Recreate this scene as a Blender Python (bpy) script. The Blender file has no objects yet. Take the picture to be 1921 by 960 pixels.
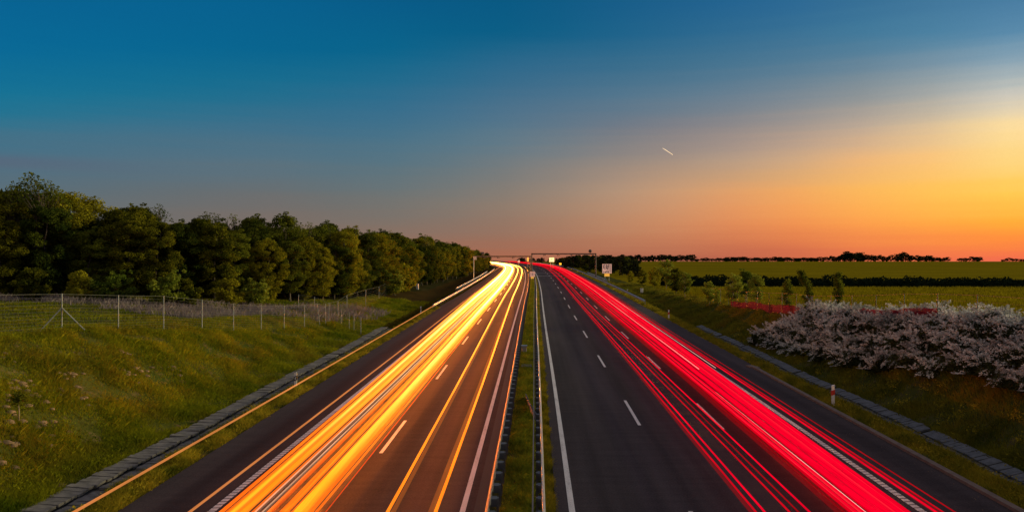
import bpy, math, random
import numpy as np
from mathutils import Vector, Matrix
R = math.radians
random.seed(7)
rng = np.random.default_rng(11)
scene = bpy.context.scene
COL = scene.collection

# ------------------------------------------------------------------ camera, sky, sun, exposure
CAM_Z, FPX = 8.5, 1430.0
cd = bpy.data.cameras.new('camera')
cam = bpy.data.objects.new('camera', cd)
COL.objects.link(cam)
cam.location = (0, 0, CAM_Z)
cam.rotation_euler = (R(90), 0, 0)
cd.sensor_width = 36.0
cd.lens = 36.0 * FPX / 1921.0
cd.shift_y = -14.0 / 1921.0
cd.clip_start = 0.3
cd.clip_end = 9000
scene.camera = cam

SUN_AZ, SUN_EL = 42.0, 5.0
LAMP_AZ, LAMP_EL = 66.0, 9.0        # sun lamp, set aside from the afterglow to light the left bank
AMBIENT = 1.0
ADDED_BEAM_W = 260.0


def lin(c):
    r = []
    for v in c[:3]:
        v = v / 255.0
        r.append(v / 12.92 if v <= 0.04045 else ((v + 0.055) / 1.055) ** 2.4)
    return tuple(r) + (1.0,)


world = bpy.data.worlds.new('World')
scene.world = world
world.use_nodes = True
wt = world.node_tree
for n in list(wt.nodes):
    wt.nodes.remove(n)


class NT:
    """tiny node helper"""
    def __init__(self, tree):
        self.t = tree

    def n(self, typ, **kw):
        nd = self.t.nodes.new(typ)
        for k, v in kw.items():
            setattr(nd, k, v)
        return nd

    def link(self, a, b):
        self.t.links.new(a, b)

    def val(self, sock, v):
        if isinstance(v, bpy.types.NodeSocket):
            self.link(v, sock)
        else:
            sock.default_value = v

    def math(self, op, a, b=0.0, c=0.0, clamp=False):
        m = self.n('ShaderNodeMath', operation=op)
        m.use_clamp = clamp
        self.val(m.inputs[0], a)
        self.val(m.inputs[1], b)
        self.val(m.inputs[2], c)
        return m.outputs[0]

    def mix(self, f, a, b, mode='MIX'):
        m = self.n('ShaderNodeMix', data_type='RGBA', blend_type=mode)
        self.val(m.inputs['Factor'], f)
        ia = [s for s in m.inputs if s.name == 'A' and s.type == 'RGBA'][0]
        ib = [s for s in m.inputs if s.name == 'B' and s.type == 'RGBA'][0]
        self.val(ia, a)
        self.val(ib, b)
        return [s for s in m.outputs if s.type == 'RGBA'][0]

    def ramp(self, f, stops, interp='LINEAR'):
        r = self.n('ShaderNodeValToRGB')
        r.color_ramp.interpolation = interp
        el = r.color_ramp.elements
        while len(el) > 1:
            el.remove(el[-1])
        el[0].position, el[0].color = stops[0]
        for p, c in stops[1:]:
            e = el.new(p)
            e.color = c
        self.val(r.inputs[0], f)
        return r.outputs[0]

    def maprange(self, v, a, b, c=0.0, d=1.0, smooth=True):
        m = self.n('ShaderNodeMapRange')
        if smooth:
            m.interpolation_type = 'SMOOTHSTEP'
        self.val(m.inputs[0], v)
        for i, x in enumerate((a, b, c, d)):
            m.inputs[i + 1].default_value = x
        return m.outputs[0]

    def noise(self, vec, scale, detail=3.0, rough=0.5):
        n = self.n('ShaderNodeTexNoise')
        if vec is not None:
            self.link(vec, n.inputs['Vector'])
        n.inputs['Scale'].default_value = scale
        n.inputs['Detail'].default_value = detail
        n.inputs['Roughness'].default_value = rough
        return n.outputs['Fac']

    def mapping(self, vec, scale=(1, 1, 1)):
        m = self.n('ShaderNodeMapping')
        self.link(vec, m.inputs[0])
        m.inputs['Scale'].default_value = scale
        return m.outputs[0]


W = NT(wt)
geo = W.n('ShaderNodeTexCoord')
sep = W.n('ShaderNodeSeparateXYZ')
W.link(geo.outputs['Generated'], sep.inputs[0])
X_, Y_, Z_ = sep.outputs
hor = W.math('SQRT', W.math('ADD', W.math('MULTIPLY', X_, X_), W.math('MULTIPLY', Y_, Y_)))
hor = W.math('MAXIMUM', hor, 0.02)
slope = W.math('DIVIDE', Z_, hor)
sx, sy = math.sin(R(SUN_AZ)), math.cos(R(SUN_AZ))
cosd = W.math('DIVIDE', W.math('ADD', W.math('MULTIPLY', X_, sx), W.math('MULTIPLY', Y_, sy)), hor)
dist = W.math('MULTIPLY', W.math('ARCCOSINE', cosd), 180 / math.pi)       # degrees from the afterglow
# wispy low bands in the afterglow
gv = W.mapping(geo.outputs['Generated'], (1.2, 1.2, 34.0))
wisp = W.noise(gv, 2.2, 4.0, 0.55)
wispm = W.math('MULTIPLY', W.math('SUBTRACT', wisp, 0.5), 0.022)
sl2 = W.math('ADD', slope, wispm)
U = W.math('DIVIDE', W.math('ADD', sl2, 0.04), 1.24, clamp=True)
cols = [
    (76, 0, [(0, (0, 98, 146)), (100, (0, 104, 149)), (190, (18, 114, 147)), (250, (62, 112, 136)), (305, (78, 108, 127)), (400, (98, 108, 112)), (486, (120, 104, 98))]),
    (60.5, -18.5, [(0, (0, 95, 141)), (100, (0, 100, 142)), (160, (20, 108, 142)), (230, (60, 110, 137)), (310, (88, 112, 126)), (370, (106, 108, 109)), (440, (128, 107, 96)), (486, (146, 100, 80))]),
    (51.5, -9.5, [(0, (0, 90, 135)), (90, (0, 98, 138)), (140, (25, 105, 140)), (200, (50, 108, 140)), (260, (72, 113, 135)), (305, (86, 114, 128)), (350, (102, 114, 118)), (404, (119, 113, 107)), (440, (134, 111, 98)), (486, (156, 103, 82))]),
    (42, 0, [(0, (0, 88, 130)), (60, (2, 92, 132)), (120, (42, 103, 138)), (200, (75, 112, 138)), (260, (95, 120, 135)), (305, (114, 122, 126)), (384, (144, 125, 110)), (440, (152, 115, 96)), (486, (172, 104, 78))]),
    (32.5, 9.5, [(0, (20, 92, 136)), (60, (28, 98, 138)), (120, (56, 108, 139)), (180, (86, 118, 140)), (240, (117, 122, 132)), (304, (156, 138, 126)), (364, (189, 149, 118)), (434, (195, 133, 96)), (465, (184, 116, 86)), (486, (172, 103, 80))]),
    (23.5, 18.5, [(0, (35, 100, 145)), (60, (50, 108, 145)), (120, (75, 118, 145)), (180, (113, 130, 144)), (235, (148, 140, 138)), (270, (176, 152, 136)), (304, (197, 162, 130)), (335, (215, 163, 112)), (370, (240, 163, 95)), (430, (230, 135, 80)), (486, (196, 100, 74))]),
    (15.6, 26.4, [(0, (55, 112, 150)), (60, (65, 122, 155)), (120, (105, 135, 155)), (200, (165, 160, 153)), (250, (210, 180, 148)), (300, (243, 186, 120)), (370, (255, 188, 84)), (430, (255, 155, 70)), (482, (232, 112, 74))]),
    (9, 33.0, [(0, (68, 122, 160)), (60, (85, 135, 168)), (120, (138, 163, 178)), (190, (213, 203, 186)), (240, (252, 219, 155)), (305, (253, 211, 124)), (360, (255, 200, 80)), (420, (255, 170, 55)), (455, (255, 138, 60)), (484, (240, 105, 78))]),
]
gy = np.array([0, 30, 60, 90, 120, 150, 180, 210, 240, 270, 300, 330, 360, 390, 420, 450, 470, 488.0])
K = np.array([[np.interp(gy, [q[0] for q in st], [q[1][k] for q in st]) for k in range(3)] for d, az, st in cols])   # column, channel, height
kd_ = np.array([c[0] for c in cols], float)
kaz = np.array([c[1] for c in cols], float)
order_ = np.argsort(kd_)
K, kd_, kaz = K[order_], kd_[order_], kaz[order_]


def smooth_cols(d):
    """cubic interpolation between the measured columns, so the gradient has no creases"""
    i = int(np.clip(np.searchsorted(kd_, d) - 1, 0, len(kd_) - 2))
    m = [(K[min(j + 1, len(kd_) - 1)] - K[max(j - 1, 0)]) / (kd_[min(j + 1, len(kd_) - 1)] - kd_[max(j - 1, 0)]) for j in (i, i + 1)]
    h = kd_[i + 1] - kd_[i]
    t = (d - kd_[i]) / h
    return ((2 * t ** 3 - 3 * t ** 2 + 1) * K[i] + (t ** 3 - 2 * t ** 2 + t) * h * m[0] + (-2 * t ** 3 + 3 * t ** 2) * K[i + 1] + (t ** 3 - t ** 2) * h * m[1])


prev = None
prevd = None
for d in np.linspace(76, 9, 17):
    v_ = np.clip(smooth_cols(d), 0, 255)
    ca = math.cos(R(float(SUN_AZ - d)))
    stops = []
    for k_ in range(len(gy) - 1, -1, -1):
        sl_ = (466 - gy[k_]) / FPX * ca
        stops.append((float((sl_ + 0.04) / 1.24), lin(tuple(v_[:, k_]))))
    stops.append((0.46, lin((40, 90, 138))))
    stops.append((0.75, lin((150, 144, 148))))  # overhead, out of frame: lightened to brighten the ground
    rc = W.ramp(U, stops, 'LINEAR')
    prev = rc if prev is None else W.mix(W.maprange(dist, prevd, float(d), smooth=False), prev, rc)
    prevd = float(d)
# behind the camera: unseen sky, brightened and warmed to lift the light on land
back = W.ramp(U, [(0.0, lin((95, 100, 110))), (0.2, lin((188, 166, 150))), (0.6, lin((168, 156, 150))), (1.0, lin((150, 144, 148)))])
grad = W.mix(W.maprange(dist, 80, 140), prev, back)
band = W.math('MULTIPLY', W.maprange(slope, 0.083, 0.094), W.maprange(slope, 0.106, 0.096))
band = W.math('MULTIPLY', band, W.maprange(dist, 64, 78))
grad = W.mix(W.math('MULTIPLY', band, 0.45), grad, lin((92, 96, 116)))
# a touch of grain so the gradient is not perfectly clean
gn = W.noise(geo.outputs['Generated'], 420.0, 1.0)
grad = W.mix(1.0, grad, W.mix(gn, (0.975, 0.975, 0.975, 1), (1.025, 1.025, 1.025, 1)), 'MULTIPLY')
bg1 = W.n('ShaderNodeBackground')
W.link(grad, bg1.inputs[0])
bg1.inputs[1].default_value = AMBIENT
skyn = W.n('ShaderNodeTexSky')
skyn.sky_type = 'NISHITA'
skyn.sun_disc = False
skyn.sun_elevation = R(LAMP_EL)
skyn.sun_rotation = R(LAMP_AZ)
skyn.air_density = 1.0
skyn.dust_density = 2.0
bg2 = W.n('ShaderNodeBackground')
W.link(skyn.outputs[0], bg2.inputs[0])
bg2.inputs[1].default_value = 0.002
addw = W.n('ShaderNodeAddShader')
W.link(bg1.outputs[0], addw.inputs[0])
W.link(bg2.outputs[0], addw.inputs[1])
wo = W.n('ShaderNodeOutputWorld')
W.link(addw.outputs[0], wo.inputs[0])

sl = bpy.data.lights.new('sun', 'SUN')
sl.energy = 5.0
sl.angle = R(12)
sl.color = (1.0, 0.84, 0.42)
sun = bpy.data.objects.new('sun', sl)
COL.objects.link(sun)
sun.rotation_euler = Vector((-math.sin(R(LAMP_AZ)) * math.cos(R(LAMP_EL)), -math.cos(R(LAMP_AZ)) * math.cos(R(LAMP_EL)), -math.sin(R(LAMP_EL)))).to_track_quat('-Z', 'Y').to_euler()

scene.view_settings.view_transform = 'Standard'
scene.view_settings.look = 'None'
scene.view_settings.gamma = 1.0
scene.view_settings.exposure = 0.0
scene.view_settings.use_curve_mapping = False
scene.render.engine = 'CYCLES'
cy = scene.cycles
cy.use_denoising = True
try:
    cy.denoiser = 'OPENIMAGEDENOISE'
    cy.denoising_input_passes = 'RGB_ALBEDO_NORMAL'
except Exception:
    pass
cy.max_bounces = 4
cy.diffuse_bounces = 2
cy.glossy_bounces = 2
cy.transmission_bounces = 2
cy.transparent_max_bounces = 128
cy.sample_clamp_indirect = 3.0
cy.caustics_reflective = False
cy.caustics_refractive = False

# ------------------------------------------------------------------ road alignment and land heights
_cy = [-60, 0, 24.6, 50, 78.9, 115, 150, 200, 250, 300, 340, 380, 420, 460, 500, 560, 640, 760, 1000, 3000]
_cx = [-2.6, -0.6, 0.18, 0.95, 1.75, 2.85, 4.0, 5.3, 6.25, 6.7, 5.9, 2.6, -3.6, -11.5, -20.5, -35, -56, -92, -170, -820]
_fy = np.arange(-60, 3001, 2.0)
_fx = np.interp(_fy, _cy, _cx)
k = np.ones(15) / 15
_fx = np.concatenate([np.convolve(np.pad(_fx, 7, mode='edge'), k, 'valid')])


def C(Y):
    return np.interp(Y, _fy, _fx)


def sstep(a, b, x):
    t = np.clip((x - a) / (b - a), 0, 1)
    return t * t * (3 - 2 * t)


def bank_l(Y):
    return np.interp(Y, [0, 25, 43.7, 60, 78, 115, 200, 300, 500], [5.3, 4.7, 3.7, 2.6, 1.5, 0.8, 0.4, 0.2, 0.0])


def plat_l(Y):
    return np.interp(Y, [0, 25, 43, 62, 83, 115, 200, 400], [5.2, 4.8, 4.0, 3.5, 3.0, 2.2, 1.2, 0.4])


def field_r(Y):
    return np.interp(Y, [0, 20, 40, 62, 89, 120, 200, 300, 500, 700, 760, 1200, 2500],
                     [5.0, 4.6, 4.1, 2.6, 1.5, 0.8, -0.5, -1.0, -2.0, -3.2, -4.6, -22, -60])


def far_drop(Y):
    return np.interp(Y, [0, 560, 760, 1200, 2500], [0, 0, -3.0, -22, -60])


def ground(s, Y):
    """height of the land, s = distance to the right of the middle of the motorway"""
    s = np.asarray(s, float)
    Y = np.asarray(Y, float)
    z = np.full(np.broadcast(s, Y).shape, -0.06) + far_drop(Y)
    # left: verge, ditch, bank, plateau
    bl, pl = bank_l(Y), plat_l(Y)
    t = sstep(-16.3, -25.5, s)
    zl = -0.25 + t * (bl + 0.25)
    zl = zl * (1 - sstep(-28, -48, s)) + pl * sstep(-28, -48, s)
    chl = 1 - sstep(78, 90, Y)
    zl = np.where(s > -16.3, np.interp(s, [-16.3, -15.4, -14.5, -13.6, -12.8], [-0.25, -0.62, -0.25, -0.07, -0.06]), zl)
    zl = zl + far_drop(Y)
    z = np.where(s < -12.8, zl, z)
    fr = field_r(Y)
    t = sstep(19.6, 24.6, s)
    lo = -0.3 + np.minimum(0, far_drop(Y))
    zr = lo + t * (fr - lo)
    zr = np.where(s < 19.6, np.interp(s, [16.5, 17.4, 18.1, 18.8, 19.6], [-0.06, -0.1, -0.3, -0.62, -0.3]) + far_drop(Y), zr)
    z = np.where(s > 16.5, zr, z)
    # small natural unevenness away from the tarmac
    X = C(Y) + s
    n = (0.10 * np.sin(X * 0.9 + 1.3 * np.sin(Y * 0.31)) * np.sin(Y * 0.53 + X * 0.2)
         + 0.06 * np.sin(X * 2.3 + Y * 1.1) * np.sin(Y * 1.9 - X * 0.7))
    w = sstep(17.5, 21.5, np.abs(s))
    return z + n * w * (1 - 0.75 * sstep(26, 40, s))


def P(s, Y, z=0.0):
    """a point at offset s, distance Y, z above the road"""
    return Vector((float(C(Y)) + s, Y, z))


def G(s, Y, dz=0.0):
    return Vector((float(C(Y)) + s, Y, float(ground(s, Y)) + dz))


def GX(X, Y, dz=0.0):
    s = X - float(C(Y))
    return Vector((X, Y, float(ground(s, Y)) + dz))


def from_px(x, y, Y):
    return (x - 960.5) / FPX * Y, CAM_Z + (466 - y) / FPX * Y


# ------------------------------------------------------------------ material helpers
def new_mat(name):
    m = bpy.data.materials.new(name)
    m.use_nodes = True
    for n in list(m.node_tree.nodes):
        m.node_tree.nodes.remove(n)
    return m, NT(m.node_tree)


def finish(m, N, shader):
    o = N.n('ShaderNodeOutputMaterial')
    N.link(shader, o.inputs[0])
    return m


def principled(N, color, rough=0.7, metal=0.0, bump=None, bstr=0.3, bdist=0.02, spec=None):
    p = N.n('ShaderNodeBsdfPrincipled')
    N.val(p.inputs['Base Color'], color)
    N.val(p.inputs['Roughness'], rough)
    p.inputs['Metallic'].default_value = metal
    if spec is not None:
        p.inputs['Specular IOR Level'].default_value = spec
    if bump is not None:
        b = N.n('ShaderNodeBump')
        b.inputs['Strength'].default_value = bstr
        b.inputs['Distance'].default_value = bdist
        N.link(bump, b.inputs['Height'])
        N.link(b.outputs[0], p.inputs['Normal'])
    return p.outputs[0]


def simple(name, c1, c2=None, scale=3.0, rough=0.7, metal=0.0, bstr=0.2, bdist=0.01, spec=None):
    m, N = new_mat(name)
    tc = N.n('ShaderNodeTexCoord')
    f = N.noise(tc.outputs['Object'], scale, 5.0, 0.6)
    c2 = c2 or tuple(v * 0.7 for v in c1)
    col = N.ramp(f, [(0.3, tuple(c2) + (1,)), (0.7, tuple(c1) + (1,))])
    return finish(m, N, principled(N, col, rough, metal, f, bstr, bdist, spec))


def foliage(name, dark, light, trans=0.35, hue_by_obj=0.25, clump=0.7, dry=None):
    m, N = new_mat(name)
    tc = N.n('ShaderNodeTexCoord')
    oi = N.n('ShaderNodeObjectInfo')
    f = N.noise(tc.outputs['Object'], clump, 3.0, 0.65)
    f2 = N.noise(tc.outputs['Object'], 9.0, 2.0, 0.6)
    ff = N.math('ADD', N.math('MULTIPLY', f, 0.65), N.math('MULTIPLY', f2, 0.35))
    ff = N.math('ADD', ff, N.math('MULTIPLY', N.math('SUBTRACT', oi.outputs['Random'], 0.5), hue_by_obj))
    col = N.ramp(ff, [(0.36, tuple(dark) + (1,)), (0.62, tuple(light) + (1,))])
    if dry:
        f3 = N.noise(tc.outputs['Object'], 0.22, 4.0, 0.7)
        col = N.mix(N.maprange(f3, 0.42, 0.72, 0.0, 0.75), col, tuple(dry) + (1,))
    d = N.n('ShaderNodeBsdfDiffuse')
    N.link(col, d.inputs[0])
    t = N.n('ShaderNodeBsdfTranslucent')
    N.link(col, t.inputs[0])
    mx = N.n('ShaderNodeMixShader')
    mx.inputs[0].default_value = trans
    N.link(d.outputs[0], mx.inputs[1])
    N.link(t.outputs[0], mx.inputs[2])
    return finish(m, N, mx.outputs[0])


def ground_mat(name, a, b, c, s1=0.25, s2=2.5, stretch=(1, 1, 1), bd=0.08):
    m, N = new_mat(name)
    g = N.n('ShaderNodeNewGeometry')
    v = N.mapping(g.outputs['Position'], stretch)
    f1 = N.noise(v, s1, 4.0, 0.6)
    f2 = N.noise(v, s2, 5.0, 0.65)
    col = N.ramp(f1, [(0.35, tuple(a) + (1,)), (0.65, tuple(b) + (1,))])
    col = N.mix(N.maprange(f2, 0.5, 0.72), col, tuple(c) + (1,))
    return finish(m, N, principled(N, col, 0.95, 0, f2, 0.7, bd, 0.0))


# asphalt: dark binder, pale aggregate specks, long wheel paths, patched seams
def asphalt_mat(name, base, lift):
    m, N = new_mat(name)
    g = N.n('ShaderNodeNewGeometry')
    uv = N.n('ShaderNodeUVMap')
    grain = N.noise(g.outputs['Position'], 14.0, 5.0, 0.85)
    big = N.noise(N.mapping(uv.outputs[0], (0.5, 0.03, 1)), 1.0, 4.0, 0.6)
    tracks = N.noise(N.mapping(uv.outputs[0], (1.1, 0.004, 1)), 1.0, 2.0, 0.5)
    trans = N.noise(N.mapping(uv.outputs[0], (0.35, 2.4, 1)), 1.0, 3.0, 0.7)
    sp = N.n('ShaderNodeTexVoronoi')
    sp.inputs['Scale'].default_value = 11.0
    N.link(g.outputs['Position'], sp.inputs['Vector'])
    speck = N.maprange(sp.outputs['Distance'], 0.10, 0.0)
    pick = N.maprange(N.noise(g.outputs['Position'], 5.0, 1.0), 0.62, 0.7)
    f = N.math('ADD', N.math('MULTIPLY', grain, 0.45), N.math('MULTIPLY', big, 0.25))
    f = N.math('ADD', f, N.math('MULTIPLY', tracks, 0.2))
    f = N.math('ADD', f, N.math('MULTIPLY', trans, 0.12))
    lo = tuple(v * (1 - lift) for v in base) + (1,)
    hi = tuple(v * (1 + lift) for v in base) + (1,)
    col = N.ramp(f, [(0.42, lo), (0.60, hi)])
    col = N.mix(N.math('MULTIPLY', N.math('MULTIPLY', speck, pick), 0.75), col, (0.30, 0.27, 0.25, 1))
    return finish(m, N, principled(N, col, 0.88, 0, grain, 0.4, 0.010, 0.12))


M = {}
M['asphalt'] = asphalt_mat('asphalt', (0.044, 0.034, 0.037), 0.6)
M['asphalt_left'] = asphalt_mat('asphalt_worn', (0.043, 0.031, 0.031), 0.65)
M['seam'] = simple('bitumen_seam', (0.02, 0.019, 0.022), None, 6.0, 0.8)


def paint_mat():
    m, N = new_mat('road_paint')
    g = N.n('ShaderNodeNewGeometry')
    f = N.noise(g.outputs['Position'], 16.0, 5.0, 0.75)
    f2 = N.noise(N.mapping(g.outputs['Position'], (2.5, 0.5, 1)), 1.2, 3.0, 0.6)
    w = N.math('ADD', N.math('MULTIPLY', f, 0.6), N.math('MULTIPLY', f2, 0.4))
    col = N.ramp(w, [(0.33, (0.16, 0.14, 0.14, 1)), (0.45, (0.58, 0.54, 0.52, 1)), (0.7, (0.78, 0.74, 0.71, 1))])
    return finish(m, N, principled(N, col, 0.6, 0, f, 0.2, 0.004))


M['paint'] = paint_mat()
M['verge'] = ground_mat('verge_soil', (0.030, 0.036, 0.010), (0.060, 0.058, 0.018), (0.085, 0.060, 0.035), 0.4, 3.0)
M['bank'] = ground_mat('bank_soil', (0.035, 0.048, 0.008), (0.070, 0.070, 0.014), (0.13, 0.085, 0.045), 0.25, 1.6)
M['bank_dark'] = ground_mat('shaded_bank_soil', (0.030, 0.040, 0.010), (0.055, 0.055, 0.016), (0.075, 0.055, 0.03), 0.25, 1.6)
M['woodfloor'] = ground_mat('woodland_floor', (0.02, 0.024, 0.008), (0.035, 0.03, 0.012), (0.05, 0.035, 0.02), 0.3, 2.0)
M['litter'] = ground_mat('leaf_litter', (0.030, 0.022, 0.008), (0.048, 0.030, 0.010), (0.06, 0.035, 0.012), 0.3, 2.0)  # far left verge: warm glow put into a brown ground colour
M['field'] = ground_mat('crop_field', (0.115, 0.094, 0.004), (0.185, 0.142, 0.006), (0.10, 0.086, 0.005), 0.06, 0.5, (0.25, 1.6, 1), 0.25)
M['slab'] = simple('concrete_slab', (0.17, 0.155, 0.145), (0.07, 0.065, 0.06), 3.5, 0.9, 0, 0.5, 0.01)
M['slab_blue'] = simple('damp_slab', (0.105, 0.115, 0.14), (0.045, 0.05, 0.06), 3.5, 0.9, 0, 0.5, 0.01)  # darker, bluer concrete for the right channel
M['kerb'] = simple('concrete_kerb', (0.17, 0.12, 0.095), (0.10, 0.07, 0.055), 3.0, 0.9)
M['steel'] = simple('galvanised_steel', (0.42, 0.42, 0.44), (0.30, 0.30, 0.32), 5.0, 0.42, 0.75, 0.1)
M['steel_dull'] = simple('road_grimed_steel', (0.17, 0.15, 0.15), (0.11, 0.10, 0.10), 5.0, 0.7, 0.2, 0.1)
M['steel_dark'] = simple('weathered_steel', (0.10, 0.105, 0.12), (0.05, 0.05, 0.06), 5.0, 0.6, 0.4, 0.1)
M['gantry'] = simple('gantry_steel', (0.14, 0.11, 0.10), (0.10, 0.08, 0.075), 2.0, 0.6, 0.3, 0.1)
M['postgrey'] = simple('fence_post_paint', (0.24, 0.27, 0.27), (0.16, 0.18, 0.18), 8.0, 0.7)
M['wire'] = simple('fence_wire', (0.20, 0.21, 0.17), (0.14, 0.15, 0.12), 8.0, 0.6, 0.3)
M['white'] = simple('white_plastic', (0.75, 0.73, 0.70), (0.6, 0.58, 0.55), 7.0, 0.5)
M['black'] = simple('black_band', (0.02, 0.02, 0.022), None, 7.0, 0.5)
M['redband'] = simple('red_reflector', (0.65, 0.05, 0.03), (0.5, 0.04, 0.02), 7.0, 0.4)
M['bark'] = simple('bark', (0.10, 0.075, 0.055), (0.05, 0.038, 0.028), 6.0, 0.95, 0, 0.6, 0.03)
M['barkpale'] = simple('pale_stem_bark', (0.28, 0.22, 0.16), (0.18, 0.13, 0.09), 6.0, 0.95)
M['soil'] = simple('dry_soil', (0.19, 0.12, 0.065), (0.10, 0.065, 0.035), 5.0, 0.95, 0, 0.6, 0.03)
M['leaf_olive'] = foliage('leaf_olive', (0.036, 0.046, 0.005), (0.225, 0.205, 0.012))
M['leaf_dark'] = foliage('leaf_dark', (0.022, 0.036, 0.006), (0.135, 0.150, 0.014))
M['leaf_black'] = foliage('leaf_distant', (0.010, 0.014, 0.008), (0.026, 0.030, 0.012), 0.15)
M['leaf_fresh'] = foliage('leaf_fresh', (0.07, 0.105, 0.012), (0.24, 0.26, 0.030))
M['blossom'] = foliage('pale_blossom', (0.12, 0.125, 0.13), (0.68, 0.69, 0.68), 0.2, 0.15, 2.2)
M['shrub_leaf'] = foliage('grey_green_leaf', (0.012, 0.017, 0.008), (0.045, 0.052, 0.020), 0.2)  # dark leaves that carry the shrub's inner shade in their colour
M['grass_bank'] = foliage('bank_grass', (0.040, 0.085, 0.004), (0.24, 0.235, 0.010), 0.4, 0.0, 0.35, (0.20, 0.145, 0.014))
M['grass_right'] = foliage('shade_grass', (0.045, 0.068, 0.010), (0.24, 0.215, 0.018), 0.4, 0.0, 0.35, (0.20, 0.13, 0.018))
M['grass_verge'] = foliage('verge_grass', (0.085, 0.105, 0.010), (0.44, 0.33, 0.025), 0.4, 0.0, 0.6)
M['grass_median'] = foliage('median_grass', (0.075, 0.115, 0.010), (0.30, 0.30, 0.025), 0.4, 0.0, 0.5)
M['grass_litter'] = foliage('brown_verge_grass', (0.030, 0.030, 0.006), (0.10, 0.075, 0.012), 0.3, 0.0, 0.5)  # glow on the far verge put into the brown of its blades
M['grass_dry'] = foliage('dry_mauve_grass', (0.13, 0.11, 0.12), (0.27, 0.22, 0.23), 0.3, 0.0, 0.5)
M['crop'] = foliage('crop_blades', (0.11, 0.094, 0.004), (0.21, 0.170, 0.006), 0.4, 0.0, 0.12)
M['hedge_dark'] = foliage('dark_hedge', (0.006, 0.012, 0.007), (0.014, 0.022, 0.010), 0.1, 0.0, 0.5)


def netting_mat():
    m, N = new_mat('red_netting')
    g = N.n('ShaderNodeNewGeometry')
    f = N.noise(N.mapping(g.outputs['Position'], (1, 1, 5)), 1.5, 3.0)
    col = N.ramp(f, [(0.3, (0.17, 0.010, 0.026, 1)), (0.7, (0.27, 0.020, 0.040, 1))])
    d = N.n('ShaderNodeBsdfDiffuse')
    N.link(col, d.inputs[0])
    t = N.n('ShaderNodeBsdfTranslucent')
    N.link(col, t.inputs[0])
    a = N.n('ShaderNodeMixShader')
    a.inputs[0].default_value = 0.4
    N.link(d.outputs[0], a.inputs[1])
    N.link(t.outputs[0], a.inputs[2])
    tr = N.n('ShaderNodeBsdfTransparent')
    b = N.n('ShaderNodeMixShader')
    b.inputs[0].default_value = 0.72
    N.link(tr.outputs[0], b.inputs[1])
    N.link(a.outputs[0], b.inputs[2])
    return finish(m, N, b.outputs[0])


M['netting'] = netting_mat()


def emis(name, near, far, s_near, s_far, through=0.75, y0=26.0, y1=185.0):
    """light of passing lamps: the beam is aimed down the road, so it is stronger where it points at us from afar"""
    m, N = new_mat(name)
    g = N.n('ShaderNodeNewGeometry')
    sp = N.n('ShaderNodeSeparateXYZ')
    N.link(g.outputs['Position'], sp.inputs[0])
    f = N.math('DIVIDE', N.math('SUBTRACT', sp.outputs[1], y0), y1 - y0, clamp=True)
    f = N.math('POWER', f, 0.95)
    col = N.mix(f, tuple(near) + (1,), tuple(far) + (1,))
    wob = N.noise(N.mapping(g.outputs['Position'], (14.0, 0.05, 6.0)), 1.0, 3.0, 0.6)
    st = N.math('ADD', N.math('MULTIPLY', f, s_far - s_near), s_near)
    st = N.math('MULTIPLY', st, N.math('ADD', N.math('MULTIPLY', wob, 1.4), 0.3))
    e = N.n('ShaderNodeEmission')
    N.link(col, e.inputs[0])
    N.link(st, e.inputs[1])
    out = e.outputs[0]
    if True:      # light traces add to what is behind them and block nothing
        tr = N.n('ShaderNodeBsdfTransparent')
        tr.inputs[0].default_value = (through, through, through, 1)
        ad = N.n('ShaderNodeAddShader')
        N.link(out, ad.inputs[0])
        N.link(tr.outputs[0], ad.inputs[1])
        out = ad.outputs[0]
    return finish(m, N, out)


# ------------------------------------------------------------------ mesh helpers
ORD = 'first second third fourth fifth sixth seventh eighth ninth tenth eleventh twelfth thirteenth fourteenth fifteenth sixteenth seventeenth eighteenth nineteenth twentieth'.split()
TENS = {2: 'twenty', 3: 'thirty', 4: 'forty', 5: 'fifty', 6: 'sixty', 7: 'seventy'}


def ordinal(n):
    if n <= 20:
        return ORD[n - 1]
    t, u = divmod(n, 10)
    return TENS[t] + '-' + ORD[u - 1] if u else TENS[t][:-1] + 'ieth'


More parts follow.
